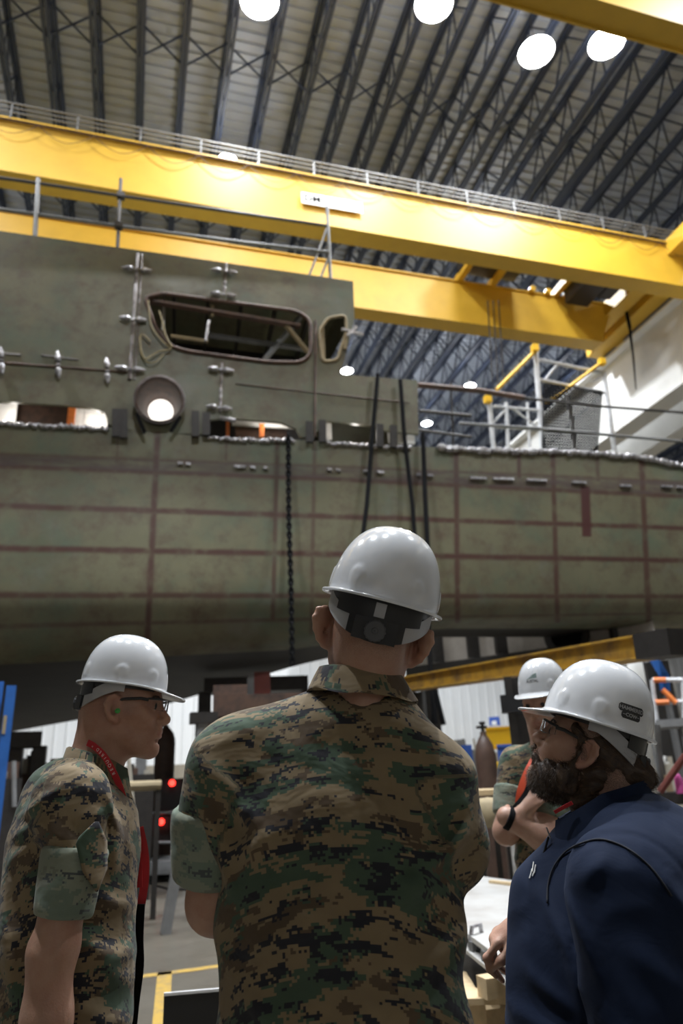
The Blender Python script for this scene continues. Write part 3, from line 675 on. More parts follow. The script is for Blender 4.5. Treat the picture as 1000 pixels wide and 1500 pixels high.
# -- gas cylinders
def cylinder(px, ptop, D, r_, label, zb):
    top = atd(px, ptop, D); t = empty('gas_cylinder', (top[0], top[1], zb), label=label, cat='gas cylinder', group='brown gas cylinders'); h = top[2]-zb
    b = MB(); b.lathe([(.001, 0), (r_, 0), (r_, h-.30), (r_*.97, h-.24), (r_*.8, h-.14), (r_*.5, h-.07), (r_*.32, h-.04), (r_*.3, h)], (top[0], top[1], zb), n=28); b.build('shell', M['cyl'], t, smooth=40)
    b = MB(); b.lathe([(.02, 0), (.02, .09), (.035, .09), (.035, .12), (.001, .12)], (top[0], top[1], zb+h-.01), n=10)
    b.bar((top[0]-.07, top[1], zb+h+.05), (top[0]+.05, top[1], zb+h+.05), .03); b.build('valve', M['dark_steel'], t); return t
cylinder(707, 1072, 8.6, .118, 'brown gas cylinder beside the centre man, in front of the yellow trough', .0)
cylinder(243, 1062, 13.6, .175, 'brown gas cylinder standing behind the welding machine near the capped man', .0)
0 and cylinder(226, 1070, 9.1, .118, 'second brown gas cylinder, half hidden behind the face of the left man', .0)
# -- timber stand / low workbench right of the centre man
t = T('work_trestle', 724, 1200, 7.6, 'rough timber trestle with a canvas bag under the brown gas cylinder', 'trestle')
b = MB(); vbox(b, 690, 732, 1157, 1165, 7.6, .5); b.build('top_board', M['wood'], t)
for x in (694, 728):
    b = MB(); vbox(b, x-4, x+4, 1165, 1300, 7.65, .1, zlo=0); b.build('leg', M['dark_steel'], t)
t2 = T('canvas_bag', 716, 1185, 7.4, 'grey-tan canvas bag slung on the timber trestle', 'bag')
b = MB(); p = atd(716, 1186, 7.4); b.lathe([(.001, -.16), (.12, -.15), (.16, -.05), (.14, .06), (.09, .10), (.001, .11)], p, n=16); b.build('bag_body', M['tan'], t2, smooth=True)
# -- far yellow troughs with bristly edges
def trough(x0, x1, y0, y1, D, label):
    t = T('storage_trough', (x0+x1)/2, y1, D, label, 'trough', 'bright yellow troughs by the far wall')
    b = MB(); c_, d_, n_, z0, z1 = vbox(b, x0, x1, y0, y1, D, .9); b.build('body', M['safety_yellow'], t)
    b = MB(); L = np.linalg.norm(atd(x0, y0, D)-atd(x1, y0, D)); p0 = atd(x0, (y0+y1)/2, D)
    for i in range(14):
        q = p0+d_*L*(i+.5)/14; b.box((q[0], q[1], z1+.03), (.07, .07, .08)); b.box((q[0], q[1], z0-.03), (.07, .07, .06))
    b.build('lug_edge', M['safety_yellow'], t)
    for k in (.08, .92):
        q = p0+d_*L*k+n_*.4; b = MB(); b.b2((q[0]-.05, q[1]-.05, 0), (q[0]+.05, q[1]+.05, z0)); b.build('leg', M['rail_steel'], t)
trough(712, 759, 1068, 1094, 22, 'bright yellow trough seen between the centre man and the dark column')
trough(952, 1040, 1069, 1097, 22, 'bright yellow trough at the right edge behind the ponytail')
o = MB(); vbox(o, 716, 732, 1050, 1063, 47.2, .05); o = o.build('wall_notice', simple('blue_notice', (.04, .10, .40), .5)); tag(o, 'small blue notice on the white far wall above the yellow trough', 'notice')
b = MB(); vbox(b, 720, 727, 1056, 1062, 47.1, .04); b.build('white_symbol', simple('white_symbol', (.8, .8, .8), .5), o)
t = T('blue_bin', 741, 1110, 11, 'blue plastic bin on a stand behind the brown gas cylinder', 'bin')
b = MB(); vbox(b, 729, 753, 1093, 1122, 11, .4); b.build('body', M['blue_bin'], t)
b = MB(); vbox(b, 727, 755, 1090, 1094, 10.98, .45); b.build('rim', M['blue_bin'], t)
for x in (732, 750):
    b = MB(); vbox(b, x-2, x+2, 1122, 1200, 11.1, .05, zlo=0); b.build('leg', M['dark_steel'], t)
t = T('blue_bin', 688, 1110, 11, 'blue plastic bin edge showing left of the brown gas cylinder', 'bin')
b = MB(); vbox(b, 676, 692, 1091, 1122, 11, .4, zlo=0); b.build('body', M['blue_bin'], t)
# stool-like reel stand
t = T('reel_stand', 735, 1150, 9, 'dark reel on a thin stand with a yellow cap, left of the far man', 'reel stand')
p = atd(732, 1132, 9); b = MB(); b.lathe([(.06, -.03), (.12, -.04), (.15, 0), (.12, .04), (.06, .03)], p, n=20); b.build('reel', M['black'], t, smooth=True)
b = MB(); b.lathe([(.001, .0), (.05, 0), (.04, .07), (.001, .08)], p+np.array([-.02, 0, .04]), n=12); b.build('yellow_cap', M['safety_yellow'], t)
for (a, c2) in (((740, 1112), (743, 1160)), ((730, 1136), (724, 1250)), ((736, 1136), (745, 1250))):
    b = MB(); q = atd(*c2, 9); q = (q[0], q[1], 0) if c2[1] > 1200 else q; b.tube([atd(*a, 9), q], .018, 7); b.build('leg', M['dark_steel'], t)
# -- dark steel column with a junction box, carrying the yellow spreader beam
ZBEAM = atd(774, 972, 6.6)[2]-.10
t = T('support_column', 774, 1100, 6.6, 'dark steel column with a black box, behind the far white helmet', 'column')
b = MB(); vbox(b, 750, 762, 1000, 1200, 6.6, .26, zlo=0, zhi=ZBEAM); vbox(b, 788, 800, 1000, 1200, 6.6, .26, zlo=0, zhi=ZBEAM); vbox(b, 762, 788, 1000, 1200, 6.72, .03, zlo=0, zhi=ZBEAM); b.build('shaft', M['dark_steel'], t)
b = MB(); vbox(b, 733, 768, 1017, 1043, 6.5, .16); b.build('junction_box', M['black_plastic'], t)
b = MB(); vbox(b, 742, 808, 1190, 1195, 6.5, .5, zlo=0, zhi=.04); b.build('base_plate', M['dark_steel'], t)
A = atd(948, 948, 6.9); B = atd(575, 1006, 11.5)
t = empty('spreader_beam', (A[0], A[1], A[2]-.13), label='worn yellow steel beam lying on supports under the hull, dark at its right end', cat='steel beam')
b = MB(); b.bar(A, B, .20, .17); b.build('box_section', M['yellow2'], t)
for zz in (-.095, .095):
    b = MB(); b.bar(A+np.array([0, 0, zz]), B+np.array([0, 0, zz]), .3, .02); b.build('flange', M['yellow2'], t)
dd = nrm(A-B); b = MB(); b.bar(A, A+dd*.40, .3, .22); b.build('end_block', M['dark_steel'], t)
# second support under the beam, mostly hidden
q = B+(A-B)*.12; t = empty('beam_stand', (q[0], q[1], 0), label='dark steel stand under the far left end of the yellow beam', cat='stand')
b = MB(); b.b2((q[0]-.12, q[1]-.12, 0), (q[0]+.12, q[1]+.12, q[2]-.13)); b.build('post', M['dark_steel'], t)
# -- another module standing beyond the hull
t = T('hull_module', 800, 1000, 16.5, 'grey-beige stiffened ship panel beyond the hull, above the yellow beam', 'ship module')
p0 = atd(600, 960, 15.5); p1 = atd(965, 958, 14.0); z0 = 3.55
d_ = nrm([p1[0]-p0[0], p1[1]-p0[1], 0]); n_ = np.array([-d_[1], d_[0], 0]); L = np.linalg.norm((p1-p0)[:2])
b = MB(); b.prism([(p0[0], p0[1], z0), (p1[0], p1[1], z0), (p1[0], p1[1], 5.6), (p0[0], p0[1], 5.6)], n_*.06); pm = b.build('plating', simple('grey_beige_primer', (.36, .32, .28), .6, scale=3), t)
for k in (.14, .30, .42, .86):
    q = p0*(1-k)+p1*k-n_*.07; b = MB(); b.bar((q[0], q[1], z0), (q[0], q[1], 5.6), .22 if k < .5 else .1, .12, up=(0, 1, 0)); b.build('stiffener', M['dark_steel'], t)
q = atd(830, 930, 14.3); b = MB(); b.lathe([(.30, 0), (.42, 0), (.44, .05), (.42, .08), (.30, .06)], (q[0], q[1], q[2]), tuple(-n_), 28); b.build('porthole_ring', M['dark_steel'], pm, smooth=30)
b = MB(); b.lathe([(.001, .02), (.31, .02)], (q[0], q[1], q[2]), tuple(-n_), 28); b.build('porthole_opening', M['black'], pm)
b = MB(); b.bar((p0[0], p0[1], z0-.25), (p1[0], p1[1], z0-.2), .5, .4); b.build('cradle_beam', M['dark_steel'], t)
for k in (.03, .97):
    q = p0*(1-k)+p1*k+n_*.5; b = MB(); b.b2((q[0]-.15, q[1]-.15, 0), (q[0]+.15, q[1]+.15, z0-.4)); b.build('cradle_post', M['dark_steel'], t)
t = T('primed_panel', 965, 1000, 13.0, 'small green primed steel panel beside the dark end of the yellow beam', 'steel panel')
b = MB(); vbox(b, 958, 990, 925, 957, 13.0, .3); b.build('plating', PLATE, t)
b = MB(); vbox(b, 961, 965, 957, 1200, 13.1, .1, zlo=0); b.build('leg', M['dark_steel'], t)
# -- cradle frames under the ship, left half
def cradle(pxs, y, D, label, mat, bw=.3):
    t = T('cradle_stand', sum(pxs)/len(pxs), y, D, label, 'cradle stand', 'steel cradle stands under the hull')
    P0 = atd(pxs[0], y, D); P1 = atd(pxs[-1], y, D); zt = (P0[2]+P1[2])/2
    b = MB(); b.bar((P0[0], P0[1], zt), (P1[0], P1[1], zt), bw, .26); b.build('cross_beam', mat, t)
    for px in pxs:
        q = atd(px, y, D); b = MB(); b.b2((q[0]-.11, q[1]-.11, 0), (q[0]+.11, q[1]+.11, zt-.1)); b.build('post', mat, t)
    return t
cradle([318, 400, 470], 1033, 9.5, 'brown steel cradle beam just right of the left man, under the hull', M['brown_steel'])
cradle([300, 380, 450], 1004, 13.8, 'dark steel cradle beam farther under the hull bottom', M['dark_steel'], .5)
cradle([-60, 26, 60], 1085, 14, 'dark cradle stand under the hull at the left edge', M['dark_steel'], .5)
t = T('keel_block', 385, 1010, 11.6, 'oxide red box support touching the hull bottom between the men', 'support block')
b = MB(); vbox(b, 372, 396, 984, 1040, 11.6, .4, zlo=0); b.build('body', M['red_brown'], t); b = MB(); vbox(b, 362, 372, 986, 1040, 11.6, .3, zlo=0); b.build('side_plate', M['grey'], t)
t = T('keel_block', 340, 1020, 10.8, 'rusty brown box support under the hull, left of the red one', 'support block')
b = MB(); vbox(b, 312, 362, 1003, 1034, 10.8, .5, zlo=0); b.build('body', M['brown_steel'], t)
t = T('shoring_prop', 285, 1100, 8.4, 'slanting grey steel shoring prop between the left man and the centre man', 'prop')
b = MB(); a_ = atd(298, 1052, 8.4); c_ = atd(248, 1215, 8.4); c_[2] = 0; b.bar(a_, c_, .16, .1); b.build('strut', M['grey'], t)
b = MB(); b.box(a_, (.3, .2, .12)); b.build('head_plate', M['dark_steel'], t)
t = T('shoring_prop', 350, 1100, 9.0, 'dark upright shoring prop half hidden by the centre man', 'prop')
b = MB(); vbox(b, 284, 292, 1052, 1200, 9.0, .1, zlo=0); b.build('strut', M['dark_steel'], t)
# low dark machinery in the shade, left
def machine(x0, x1, y0, y1, D, label, mats, seed=1):
    rng = random.Random(seed); t = T('machine', (x0+x1)/2, y1, D, label, 'machine', 'dark machinery under the ship')
    b = MB(); c_, d_, n_, z0, z1 = vbox(b, x0, x1, y0+ (y1-y0)*.35, y1, D, .9, zlo=0); b.build('housing', mats[0], t)
    L = abs(x1-x0)
    for i in range(4):
        xa = x0+L*rng.uniform(0, .7); b = MB(); vbox(b, xa, xa+L*rng.uniform(.1, .3), y0+(y1-y0)*rng.uniform(0, .3), y0+(y1-y0)*.4, D+.1, rng.uniform(.2, .6)); b.build('cover', mats[(i+1) % len(mats)], t)
    for i in range(2):
        xa = x0+L*rng.uniform(.1, .9); b = MB(); b.tube([atd(xa, y0, D), atd(xa+rng.uniform(-8, 8), y1-8, D-.05)], .03, 7); b.build('pipe', mats[(i+2) % len(mats)], t)
MT = [M['dark_steel'], M['brown_steel'], M['grey'], M['beige_steel']]
machine(-40, 30, 1115, 1190, 10.5, 'dark brown machine low behind the left man\'s back', MT, 2)
machine(170, 225, 1105, 1190, 10.8, 'dark machine with pale pipe in the gap before the left man\'s chest', MT, 5)
machine(655, 700, 1100, 1180, 12.5, 'dark machine low beside the centre man\'s right shoulder', MT, 7)
machine(690, 745, 1195, 1262, 10, 'low dark machine behind the crossed arms of the far man', MT, 9)
machine(640, 700, 1082, 1130, 20, 'small distant machine before the white wall at the centre man\'s shoulder', [M['grey'], M['rail_steel'], M['beige_steel']], 11)
machine(26, 150, 1100, 1190, 15.0, 'long low brownish machine under the white far wall, left of the left person', [M['brown_steel'], M['beige_steel'], M['dark_steel']], 31)
b = MB(); b.tube([atd(150, 1153, 9.3), atd(236, 1150, 9.3)], .06, 10); o = b.build('pale_pipe', M['tan']); 
o.location = o.location; tag(o, 'pale yellowish pipe lying level in front of the brown gas cylinders', 'pipe')
for px in (182, 232):
    t = MB(); q = atd(px, 1153, 9.3); t.b2((q[0]-.03, q[1]-.03, -0), (q[0]+.03, q[1]+.03, q[2])); t.build('pipe_leg', M['dark_steel'], o)
# -- right side behind the ponytail
t = T('jib_crane', 955, 1000, 13.5, 'blue jib crane arm at the right edge above the white frames', 'jib crane')
b = MB(); b.bar(atd(953, 958, 13.5), atd(971, 988, 13.5), .10, .15); b.bar(atd(971, 986, 13.5), atd(974, 1012, 13.5), .1, .13); b.build('arm', M['blue'], t)
b = MB(); q = atd(976, 1018, 13.5); b.b2((q[0]-.04, q[1]-.04, 0), (q[0]+.04, q[1]+.04, q[2])); b.build('mast', M['rail_steel'], t)
t = T('work_platform', 980, 1040, 12, 'white tubular work platform frame with orange light painted on at the right edge', 'work platform')
for (a, c2, m_) in (((955, 996), (1000, 996), 'white_pipe'), ((955, 996), (962, 1060), 'white_pipe'), ((1000, 996), (1003, 1060), 'white_pipe'), ((956, 1028), (1003, 1028), 'white_pipe'), ((970, 1010), (990, 1030), 'orange'), ((957, 996), (975, 996), 'orange'), ((960, 1029), (980, 1028), 'orange')):
    b = MB(); b.tube([atd(*a, 12 if m_ == 'white_pipe' else 11.95), atd(*c2, 12 if m_ == 'white_pipe' else 11.95)], .035 if m_ == 'white_pipe' else .04, 8); b.build('frame_tube' if m_ == 'white_pipe' else 'orange_lit_tube', M[m_], t)  # orange tubes paint the orange light falling on the white frame
b = MB(); vbox(b, 960, 1015, 1053, 1064, 11.9, 1.0); b.build('deck', M['grey'], t)
for x in (963, 1010):
    b = MB(); vbox(b, x-2, x+2, 1064, 1200, 12, .06, zlo=0); b.build('leg', M['rail_steel'], t)
t = T('white_tank', 915, 1040, 17.5, 'white panelled tank with dark ribs behind the bearded man\'s helmet', 'tank')
b = MB(); vbox(b, 893, 952, 962, 1200, 17.5, 1.4, zlo=0); b.build('panel', M['white_steel'], t)
for (a, c2) in (((940, 962), (947, 1060)), ((893, 972), (943, 968)), ((928, 990), (938, 965)), ((905, 965), (910, 1060))):
    b = MB(); b.bar(atd(*a, 17.45), atd(*c2, 17.45), .05); b.build('rib', M['rail_steel'], t)
b = MB(); p = atd(955, 1005, 17); b.lathe([(.001, .9), (.2, .85), (.42, .5), (.46, 0), (.46, -2.6), (.001, -2.6)], p, n=20); b.build('dome', M['white_steel'], t, smooth=True)
t = T('steel_rack', 985, 1170, 7.5, 'low dark steel rack with a slanting bar at the right edge behind the navy jacket', 'rack')
b = MB(); vbox(b, 962, 1060, 1160, 1178, 7.5, .5); b.build('shelf', M['dark_steel'], t)
b = MB(); vbox(b, 962, 1060, 1190, 1230, 7.5, .5, zlo=0); b.build('cabinet', M['dark_steel'], t)
b = MB(); b.tube([atd(966, 1160, 7.4), atd(1004, 1106, 7.4)], .03, 8); b.build('slanting_bar', M['red_brown'], t)
b = MB(); b.tube([atd(962, 1062, 7.6), atd(969, 1162, 7.6)], .028, 8); b.build('upright', M['rail_steel'], t)
b = MB(); vbox(b, 974, 984, 1135, 1160, 7.5, .1); b.build('brass_part', M['tan'], t)
o = MB(); p = atd(995, 1150, 7.45); o.lathe([(.001, -.07), (.04, -.07), (.035, .05), (.015, .09), (.001, .1)], p, n=14); o = o.build('spray_can', simple('pink_plastic', (.75, .12, .42), .4), smooth=30); tag(o, 'pink can on the low dark rack at the right edge', 'can')
machine(960, 1010, 1108, 1140, 14, 'distant grey machine under the right yellow trough', [M['beige_steel'], M['rail_steel'], M['white_steel']], 21)
# -- aluminium plates on timber, lower right
ZT = .56
c4 = [onz(630, 1328, ZT), onz(800, 1452, ZT), onz(1060, 1330, ZT), onz(640, 1275, ZT)]
t = empty('plate_stack', ((c4[0][0]+c4[2][0])/2, (c4[0][1]+c4[2][1])/2, .47), label='stack of pale bare aluminium plates on timber beside the bearded man\'s hand', cat='metal plates')
for i, (za, zb, sh) in enumerate(((.535, .56, 0), (.47, .488, -.02))):
    b = MB(); off = np.array([sh, -sh, 0]); b.prism([(*(c[:2]+off[:2]), za) for c in c4], (0, 0, zb-za)); b.build('plate', M['alu'], t)
e = c4[1]-c4[0]
for k in np.linspace(.05, .95, 9):
    q = c4[0]+e*k+nrm(c4[3]-c4[0])*.06; b = MB(); b.box((q[0], q[1], .5115), (.05, .05, .047)); b.build('spacer', M['rail_steel'], t)
for k in (.28, .45):
    q = c4[0]+e*k+nrm(c4[3]-c4[0])*(-.02); b = MB(); b.tube([(q[0], q[1], .50), (q[0]+.02, q[1]-.01, .6), (q[0]+.09, q[1]+.03, .6), (q[0]+.1, q[1]+.03, .50)], .012, 8); b.build('lifting_shackle', M['foil'], t)
u_ = nrm(e); v_ = nrm(c4[3]-c4[0])
def timber(a, b_, w, h, label):
    m_ = MB(); m_.bar(a, b_, w, h); o = m_.build('timber_block', M['wood']); tag(o, label, 'timber', 'timber packing under the plates')
q = onz(704, 1431, .47); timber((q[0], q[1], .425), (q[0]+.75, q[1]+.06, .425), .09, .088, 'topmost squared timber under the aluminium plates')
q2 = onz(700, 1462, .38); timber((q2[0]-.03, q2[1]+.10, .366), (q2[0]+.78, q2[1]-.22, .366), .18, .028, 'thin board between the two timbers under the plates')
timber((q2[0]-.01, q2[1]+.02, .303), (q2[0]+.16, q2[1]+.6, .303), .10, .095, 'lower squared timber end below the thin board'); timber((q2[0]-.1, q2[1]+.3, .208), (q2[0]+.9, q2[1]+.3, .208), .1, .09, 'bottom timber nearly hidden under the board')
for k in range(2): timber((q2[0]-.05+k*.75, q2[1]-.05, .08), (q2[0]-.05+k*.75, q2[1]+1.1, .08), .1, .16, 'floor bearer timber under the plate stack')
q = onz(718, 1291, ZT+.012); q3 = onz(760, 1296, ZT+.012); b = MB(); b.bar(q, q3, .04, .02); o = b.build('wood_strip', M['wood']); tag(o, 'short pale wooden strip lying on the aluminium plate', 'wood strip')
# -- floor markings, cables, black case
m = NT('worn_yellow_floor_tape'); ob = m.obj(); m.base(m.mix(m.step(m.noise(ob, 9, 5, .7), .45, .7), (.44, .28, .055), (.22, .17, .10)), .6); TAPE = m.m
def tapeline(p0, p1, w, n):
    p0 = onz(*p0, 0); p1 = onz(*p1, 0); b = MB(); b.bar((p0[0], p0[1], .0015), (p1[0], p1[1], .0015), w, .003); o = b.build('floor_tape', TAPE); tag(o, n, 'floor tape', 'yellow tape lines on the floor')
tapeline((120, 1442), (470, 1396), .10, 'yellow tape line crossing the concrete between the left man and the centre man')
tapeline((241, 1424), (232, 1560), .11, 'yellow tape line running towards the viewer beside the black case')
def cable(pp, label):
    pts = [onz(x, y, .012) for x, y in pp]; b = MB(); b.tube(smoothpath(pts, 6), .012, 7); o = b.build('floor_cable', M['black']); tag(o, label, 'cable', 'black cables on the floor')
cable([(150, 1286), (210, 1284.5), (262, 1283), (330, 1280)], 'upper straighter black cable on the concrete floor')
cable([(150, 1275), (205, 1290), (235, 1299), (262, 1303), (330, 1300)], 'lower curving black cable on the concrete floor')
t = empty('equipment_case', tuple(onz(290, 1600, 0)*np.array([1, 1, 0])), label='black upright board with a bright upper edge behind the centre man', cat='case')
p0 = onz(240, 1458, .5); p1 = onz(345, 1449, .5); d_ = nrm((p1-p0)*np.array([1, 1, 0])); n_ = np.array([-d_[1], d_[0], 0])
WLOC[t] = np.array([p0[0]+.2, p0[1], 0]); t.location = tuple(WLOC[t])
b = MB(); b.prism([(p0[0], p0[1], 0), (p1[0], p1[1], 0), (p1[0], p1[1], .5), (p0[0], p0[1], .5)], n_*.03); b.build('body', M['black_plastic'], t)
b = MB(); b.bar(p0+np.array([0, 0, .004]), p1+np.array([0, 0, .004]), .012, .012); b.build('bright_edge', simple('bright_aluminium_edge', (.9, .9, .92), .4), t)
# ================================================================== implicit-surface modelling for figures and clothes
f32 = np.float32
def A3(v): return np.array(v, f32)
def cap(a, b, r1, r2, flat=None, fk=1.0):
    a, b = A3(a), A3(b); ab = b-a; L2 = max(float(ab @ ab), 1e-9); fl = None if flat is None else A3(nrm(flat))
    c = (a+b)/2; rad = math.sqrt(L2)/2+max(r1, r2)*max(1, fk)
    def f(P):
        q = P-a; t = np.clip((q @ ab)/L2, 0, 1); q = q-t[:, None]*ab
        if fl is not None:
            s_ = q @ fl; q = q+np.outer(s_*(1/fk-1), fl)
        return np.sqrt((q*q).sum(1))-(r1+(r2-r1)*t)
    return f, c, rad
def ell(c, r, rot=None):
    c, r = A3(c), A3(r); Rm = None if rot is None else np.array(rot, f32)
    def f(P):
        q = P-c
        if Rm is not None: q = q @ Rm
        k0 = np.sqrt(((q/r)**2).sum(1)); k1 = np.sqrt(((q/(r*r))**2).sum(1))+1e-6
        return k0*(k0-1)/k1
    return f, c, float(r.max())
def cyl(a, b, r1, r2, rnd=.006, flat=None, fk=1.0):
    """flat-ended cone with rounded edge"""
    a, b = A3(a), A3(b); ab = b-a; L = float(np.linalg.norm(ab)); d = ab/L; c = (a+b)/2; fl = None if flat is None else A3(nrm(flat))
    def f(P):
        q = P-a; t = q @ d; w = q-t[:, None]*d
        if fl is not None:
            s_ = w @ fl; w = w+np.outer(s_*(1/fk-1), fl)
        rr = np.sqrt((w*w).sum(1))-(r1+(r2-r1)*np.clip(t/L, 0, 1))+rnd; h = np.abs(t-L/2)-L/2+rnd
        return np.minimum(np.maximum(rr, h), 0)+np.sqrt(np.maximum(rr, 0)**2+np.maximum(h, 0)**2)-rnd
    return f, c, L/2+max(r1, r2)*1.2
def chain(pts, rr, k=.01, **kw): return [(cap(pts[i], pts[i+1], rr[i], rr[i+1], **kw), k) for i in range(len(pts)-1)]
_rs = np.random.RandomState(7); _LAT = _rs.rand(32, 32, 32).astype(f32)*2-1
def vnoise(P, sc, off=0):
    q = P*A3(sc)+off if hasattr(sc, '__len__') else P*f32(sc)+off
    i = np.floor(q).astype(int); f = (q-i).astype(f32); f = f*f*(3-2*f); i = i & 31; j = (i+1) & 31
    x0, y0, z0, x1, y1, z1 = i[:, 0], i[:, 1], i[:, 2], j[:, 0], j[:, 1], j[:, 2]; fx, fy, fz = f[:, 0], f[:, 1], f[:, 2]
    a = _LAT[x0, y0, z0]*(1-fx)+_LAT[x1, y0, z0]*fx; b = _LAT[x0, y1, z0]*(1-fx)+_LAT[x1, y1, z0]*fx
    c = _LAT[x0, y0, z1]*(1-fx)+_LAT[x1, y0, z1]*fx; d = _LAT[x0, y1, z1]*(1-fx)+_LAT[x1, y1, z1]*fx
    return (a*(1-fy)+b*fy)*(1-fz)+(c*(1-fy)+d*fy)*fz
def smin(a, b, k):
    h = np.maximum(k-np.abs(a-b), 0)/k; return np.minimum(a, b)-h*h*k*.25
def smax(a, b, k): return -smin(-a, -b, k)
class Vol:
    """groups of primitives; each group may sit in its own frame (pos, rot, scale)"""
    def __init__(s): s.g = []; s.post = []
    def group(s, prims, k=.02, pos=None, rot=None, sc=1.0, name=''):
        s.g.append(dict(pr=prims, k=k, pos=None if pos is None else A3(pos), rot=None if rot is None else np.array(rot, f32), sc=f32(sc), name=name)); return s
    def __call__(s, P, want_id=False):
        P = P.astype(f32); N = len(P); D = np.full(N, .25, f32); ID = np.zeros(N, np.int16); best = np.full(N, 9, f32)
        for gi, g in enumerate(s.g):
            Q = P
            if g['pos'] is not None: Q = Q-g['pos']
            if g['rot'] is not None: Q = Q @ g['rot']
            Q = Q/g['sc']
            # cull by a bounding sphere
            cs = np.array([p[0][1] for p in g['pr'] if len(p) < 3]); rs = np.array([p[0][2] for p in g['pr'] if len(p) < 3])
            c = (cs.min(0)+cs.max(0))/2; rad = (np.linalg.norm(cs-c, axis=1)+rs).max()
            m = ((Q-c)**2).sum(1) < (rad+.09)**2; idx = np.nonzero(m)[0]
            if len(idx) == 0: continue
            q = Q[idx]; d = None
            for p in g['pr']:
                e = p[0][0](q)
                if d is None: d = e
                elif len(p) > 2 and p[2] == 's': d = smax(d, -e, p[1])
                elif len(p) > 2 and p[2] == 'i': d = smax(d, e, p[1])
                else: d = smin(d, e, p[1])
            d = (d*g['sc']).astype(f32)
            ID[idx] = np.where(d < best[idx], gi, ID[idx]); best[idx] = np.minimum(best[idx], d)
            D[idx] = smin(D[idx], d, f32(g['k']))
        for fn in s.post: D = fn(P, D).astype(f32)
        return (D, ID) if want_id else D
def surface(vol, xs, ys, zs, B=6):
    xs, ys, zs = [np.asarray(a, f32) for a in (xs, ys, zs)]
    def pad(a):
        n = (-(len(a)-1)) % B; st = a[-1]-a[-2]; return np.concatenate([a, a[-1]+st*np.arange(1, n+1, dtype=f32)])
    xs, ys, zs = pad(xs), pad(ys), pad(zs); nx, ny, nz = len(xs), len(ys), len(zs)
    bx, by, bz = (nx-1)//B, (ny-1)//B, (nz-1)//B
    cx = xs[B//2::B][:bx]; cy = ys[B//2::B][:by]; cz = zs[B//2::B][:bz]
    G = np.stack(np.meshgrid(cx, cy, cz, indexing='ij'), -1).reshape(-1, 3)
    Dc = vol(G)
    hx = (xs[B::B]-xs[0:-1:B][:bx])/2; hy = (ys[B::B]-ys[0:-1:B][:by])/2; hz = (zs[B::B]-zs[0:-1:B][:bz])/2
    hr = np.sqrt((hx**2)[:, None, None]+(hy**2)[None, :, None]+(hz**2)[None, None, :]).reshape(-1)
    act = np.nonzero(np.abs(Dc) < hr*1.25+.012)[0]
    V = np.repeat(np.repeat(np.repeat(Dc.reshape(bx, by, bz), B, 0), B, 1), B, 2)
    V = np.pad(V, ((0, 1), (0, 1), (0, 1)), mode='edge')
    ai, aj, ak = np.unravel_index(act, (bx, by, bz)); o = np.arange(B+1)
    need = np.zeros((nx, ny, nz), bool)
    for a, b, c in zip(ai, aj, ak): need[a*B:a*B+B+1, b*B:b*B+B+1, c*B:c*B+B+1] = True
    I = np.argwhere(need)
    for s0 in range(0, len(I), 400000):
        J = I[s0:s0+400000]; V[J[:, 0], J[:, 1], J[:, 2]] = vol(np.stack([xs[J[:, 0]], ys[J[:, 1]], zs[J[:, 2]]], 1))
    sg = V < 0
    c8 = [(i, j, k) for i in (0, 1) for j in (0, 1) for k in (0, 1)]
    cnt = sum(sg[i:nx-1+i, j:ny-1+j, k:nz-1+k].astype(np.int8) for i, j, k in c8)
    nc = need[:-1, :-1, :-1] & need[1:, 1:, 1:]
    cells = np.argwhere((cnt > 0) & (cnt < 8) & nc); cid = np.full((nx-1, ny-1, nz-1), -1, np.int32); cid[cells[:, 0], cells[:, 1], cells[:, 2]] = np.arange(len(cells))
    acc = np.zeros((len(cells), 3)); n = np.zeros(len(cells))
    for a in c8:
        for ax in range(3):
            if a[ax]: continue
            b = list(a); b[ax] = 1
            ia = cells+np.array(a); ib = cells+np.array(b); va = V[ia[:, 0], ia[:, 1], ia[:, 2]]; vb = V[ib[:, 0], ib[:, 1], ib[:, 2]]
            m = (va < 0) != (vb < 0); t = np.where(m, va/np.where(m, va-vb, 1), 0)
            pt = np.repeat(np.array([a], float), len(cells), 0); pt[:, ax] = t; acc += pt*m[:, None]; n += m
    p = cells+acc/n[:, None]
    W = np.stack([np.interp(p[:, 0], np.arange(nx), xs), np.interp(p[:, 1], np.arange(ny), ys), np.interp(p[:, 2], np.arange(nz), zs)], 1)
    Fs = []
    for ax in range(3):
        u, v = (ax+1) % 3, (ax+2) % 3
        s0 = [slice(None)]*3; s1 = [slice(None)]*3; s0[ax] = slice(0, -1); s1[ax] = slice(1, None)
        a_, b_ = sg[tuple(s0)], sg[tuple(s1)]; E = np.argwhere(a_ != b_); E = E[(E[:, u] > 0) & (E[:, v] > 0)]
        lim = [nx-1, ny-1, nz-1]; E = E[(E[:, u] < lim[u]) & (E[:, v] < lim[v])]
        q = []
        for du, dv in ((-1, -1), (0, -1), (0, 0), (-1, 0)):
            c = E.copy(); c[:, u] += du; c[:, v] += dv; q.append(cid[c[:, 0], c[:, 1], c[:, 2]])
        q = np.stack(q, 1); inside = sg[E[:, 0], E[:, 1], E[:, 2]]; q[~inside] = q[~inside][:, ::-1]; Fs.append(q[(q >= 0).all(1)])
    Fq = np.concatenate(Fs)
    # one relaxing pass
    for w in (.5, .35):
        sm = np.zeros_like(W); ct = np.zeros(len(W))
        for i in range(4):
            a, b = Fq[:, i], Fq[:, (i+1) % 4]; np.add.at(sm, a, W[b]); np.add.at(ct, a, 1); np.add.at(sm, b, W[a]); np.add.at(ct, b, 1)
        W = W*(1-w)+sm/np.maximum(ct, 1)[:, None]*w
    return W, Fq
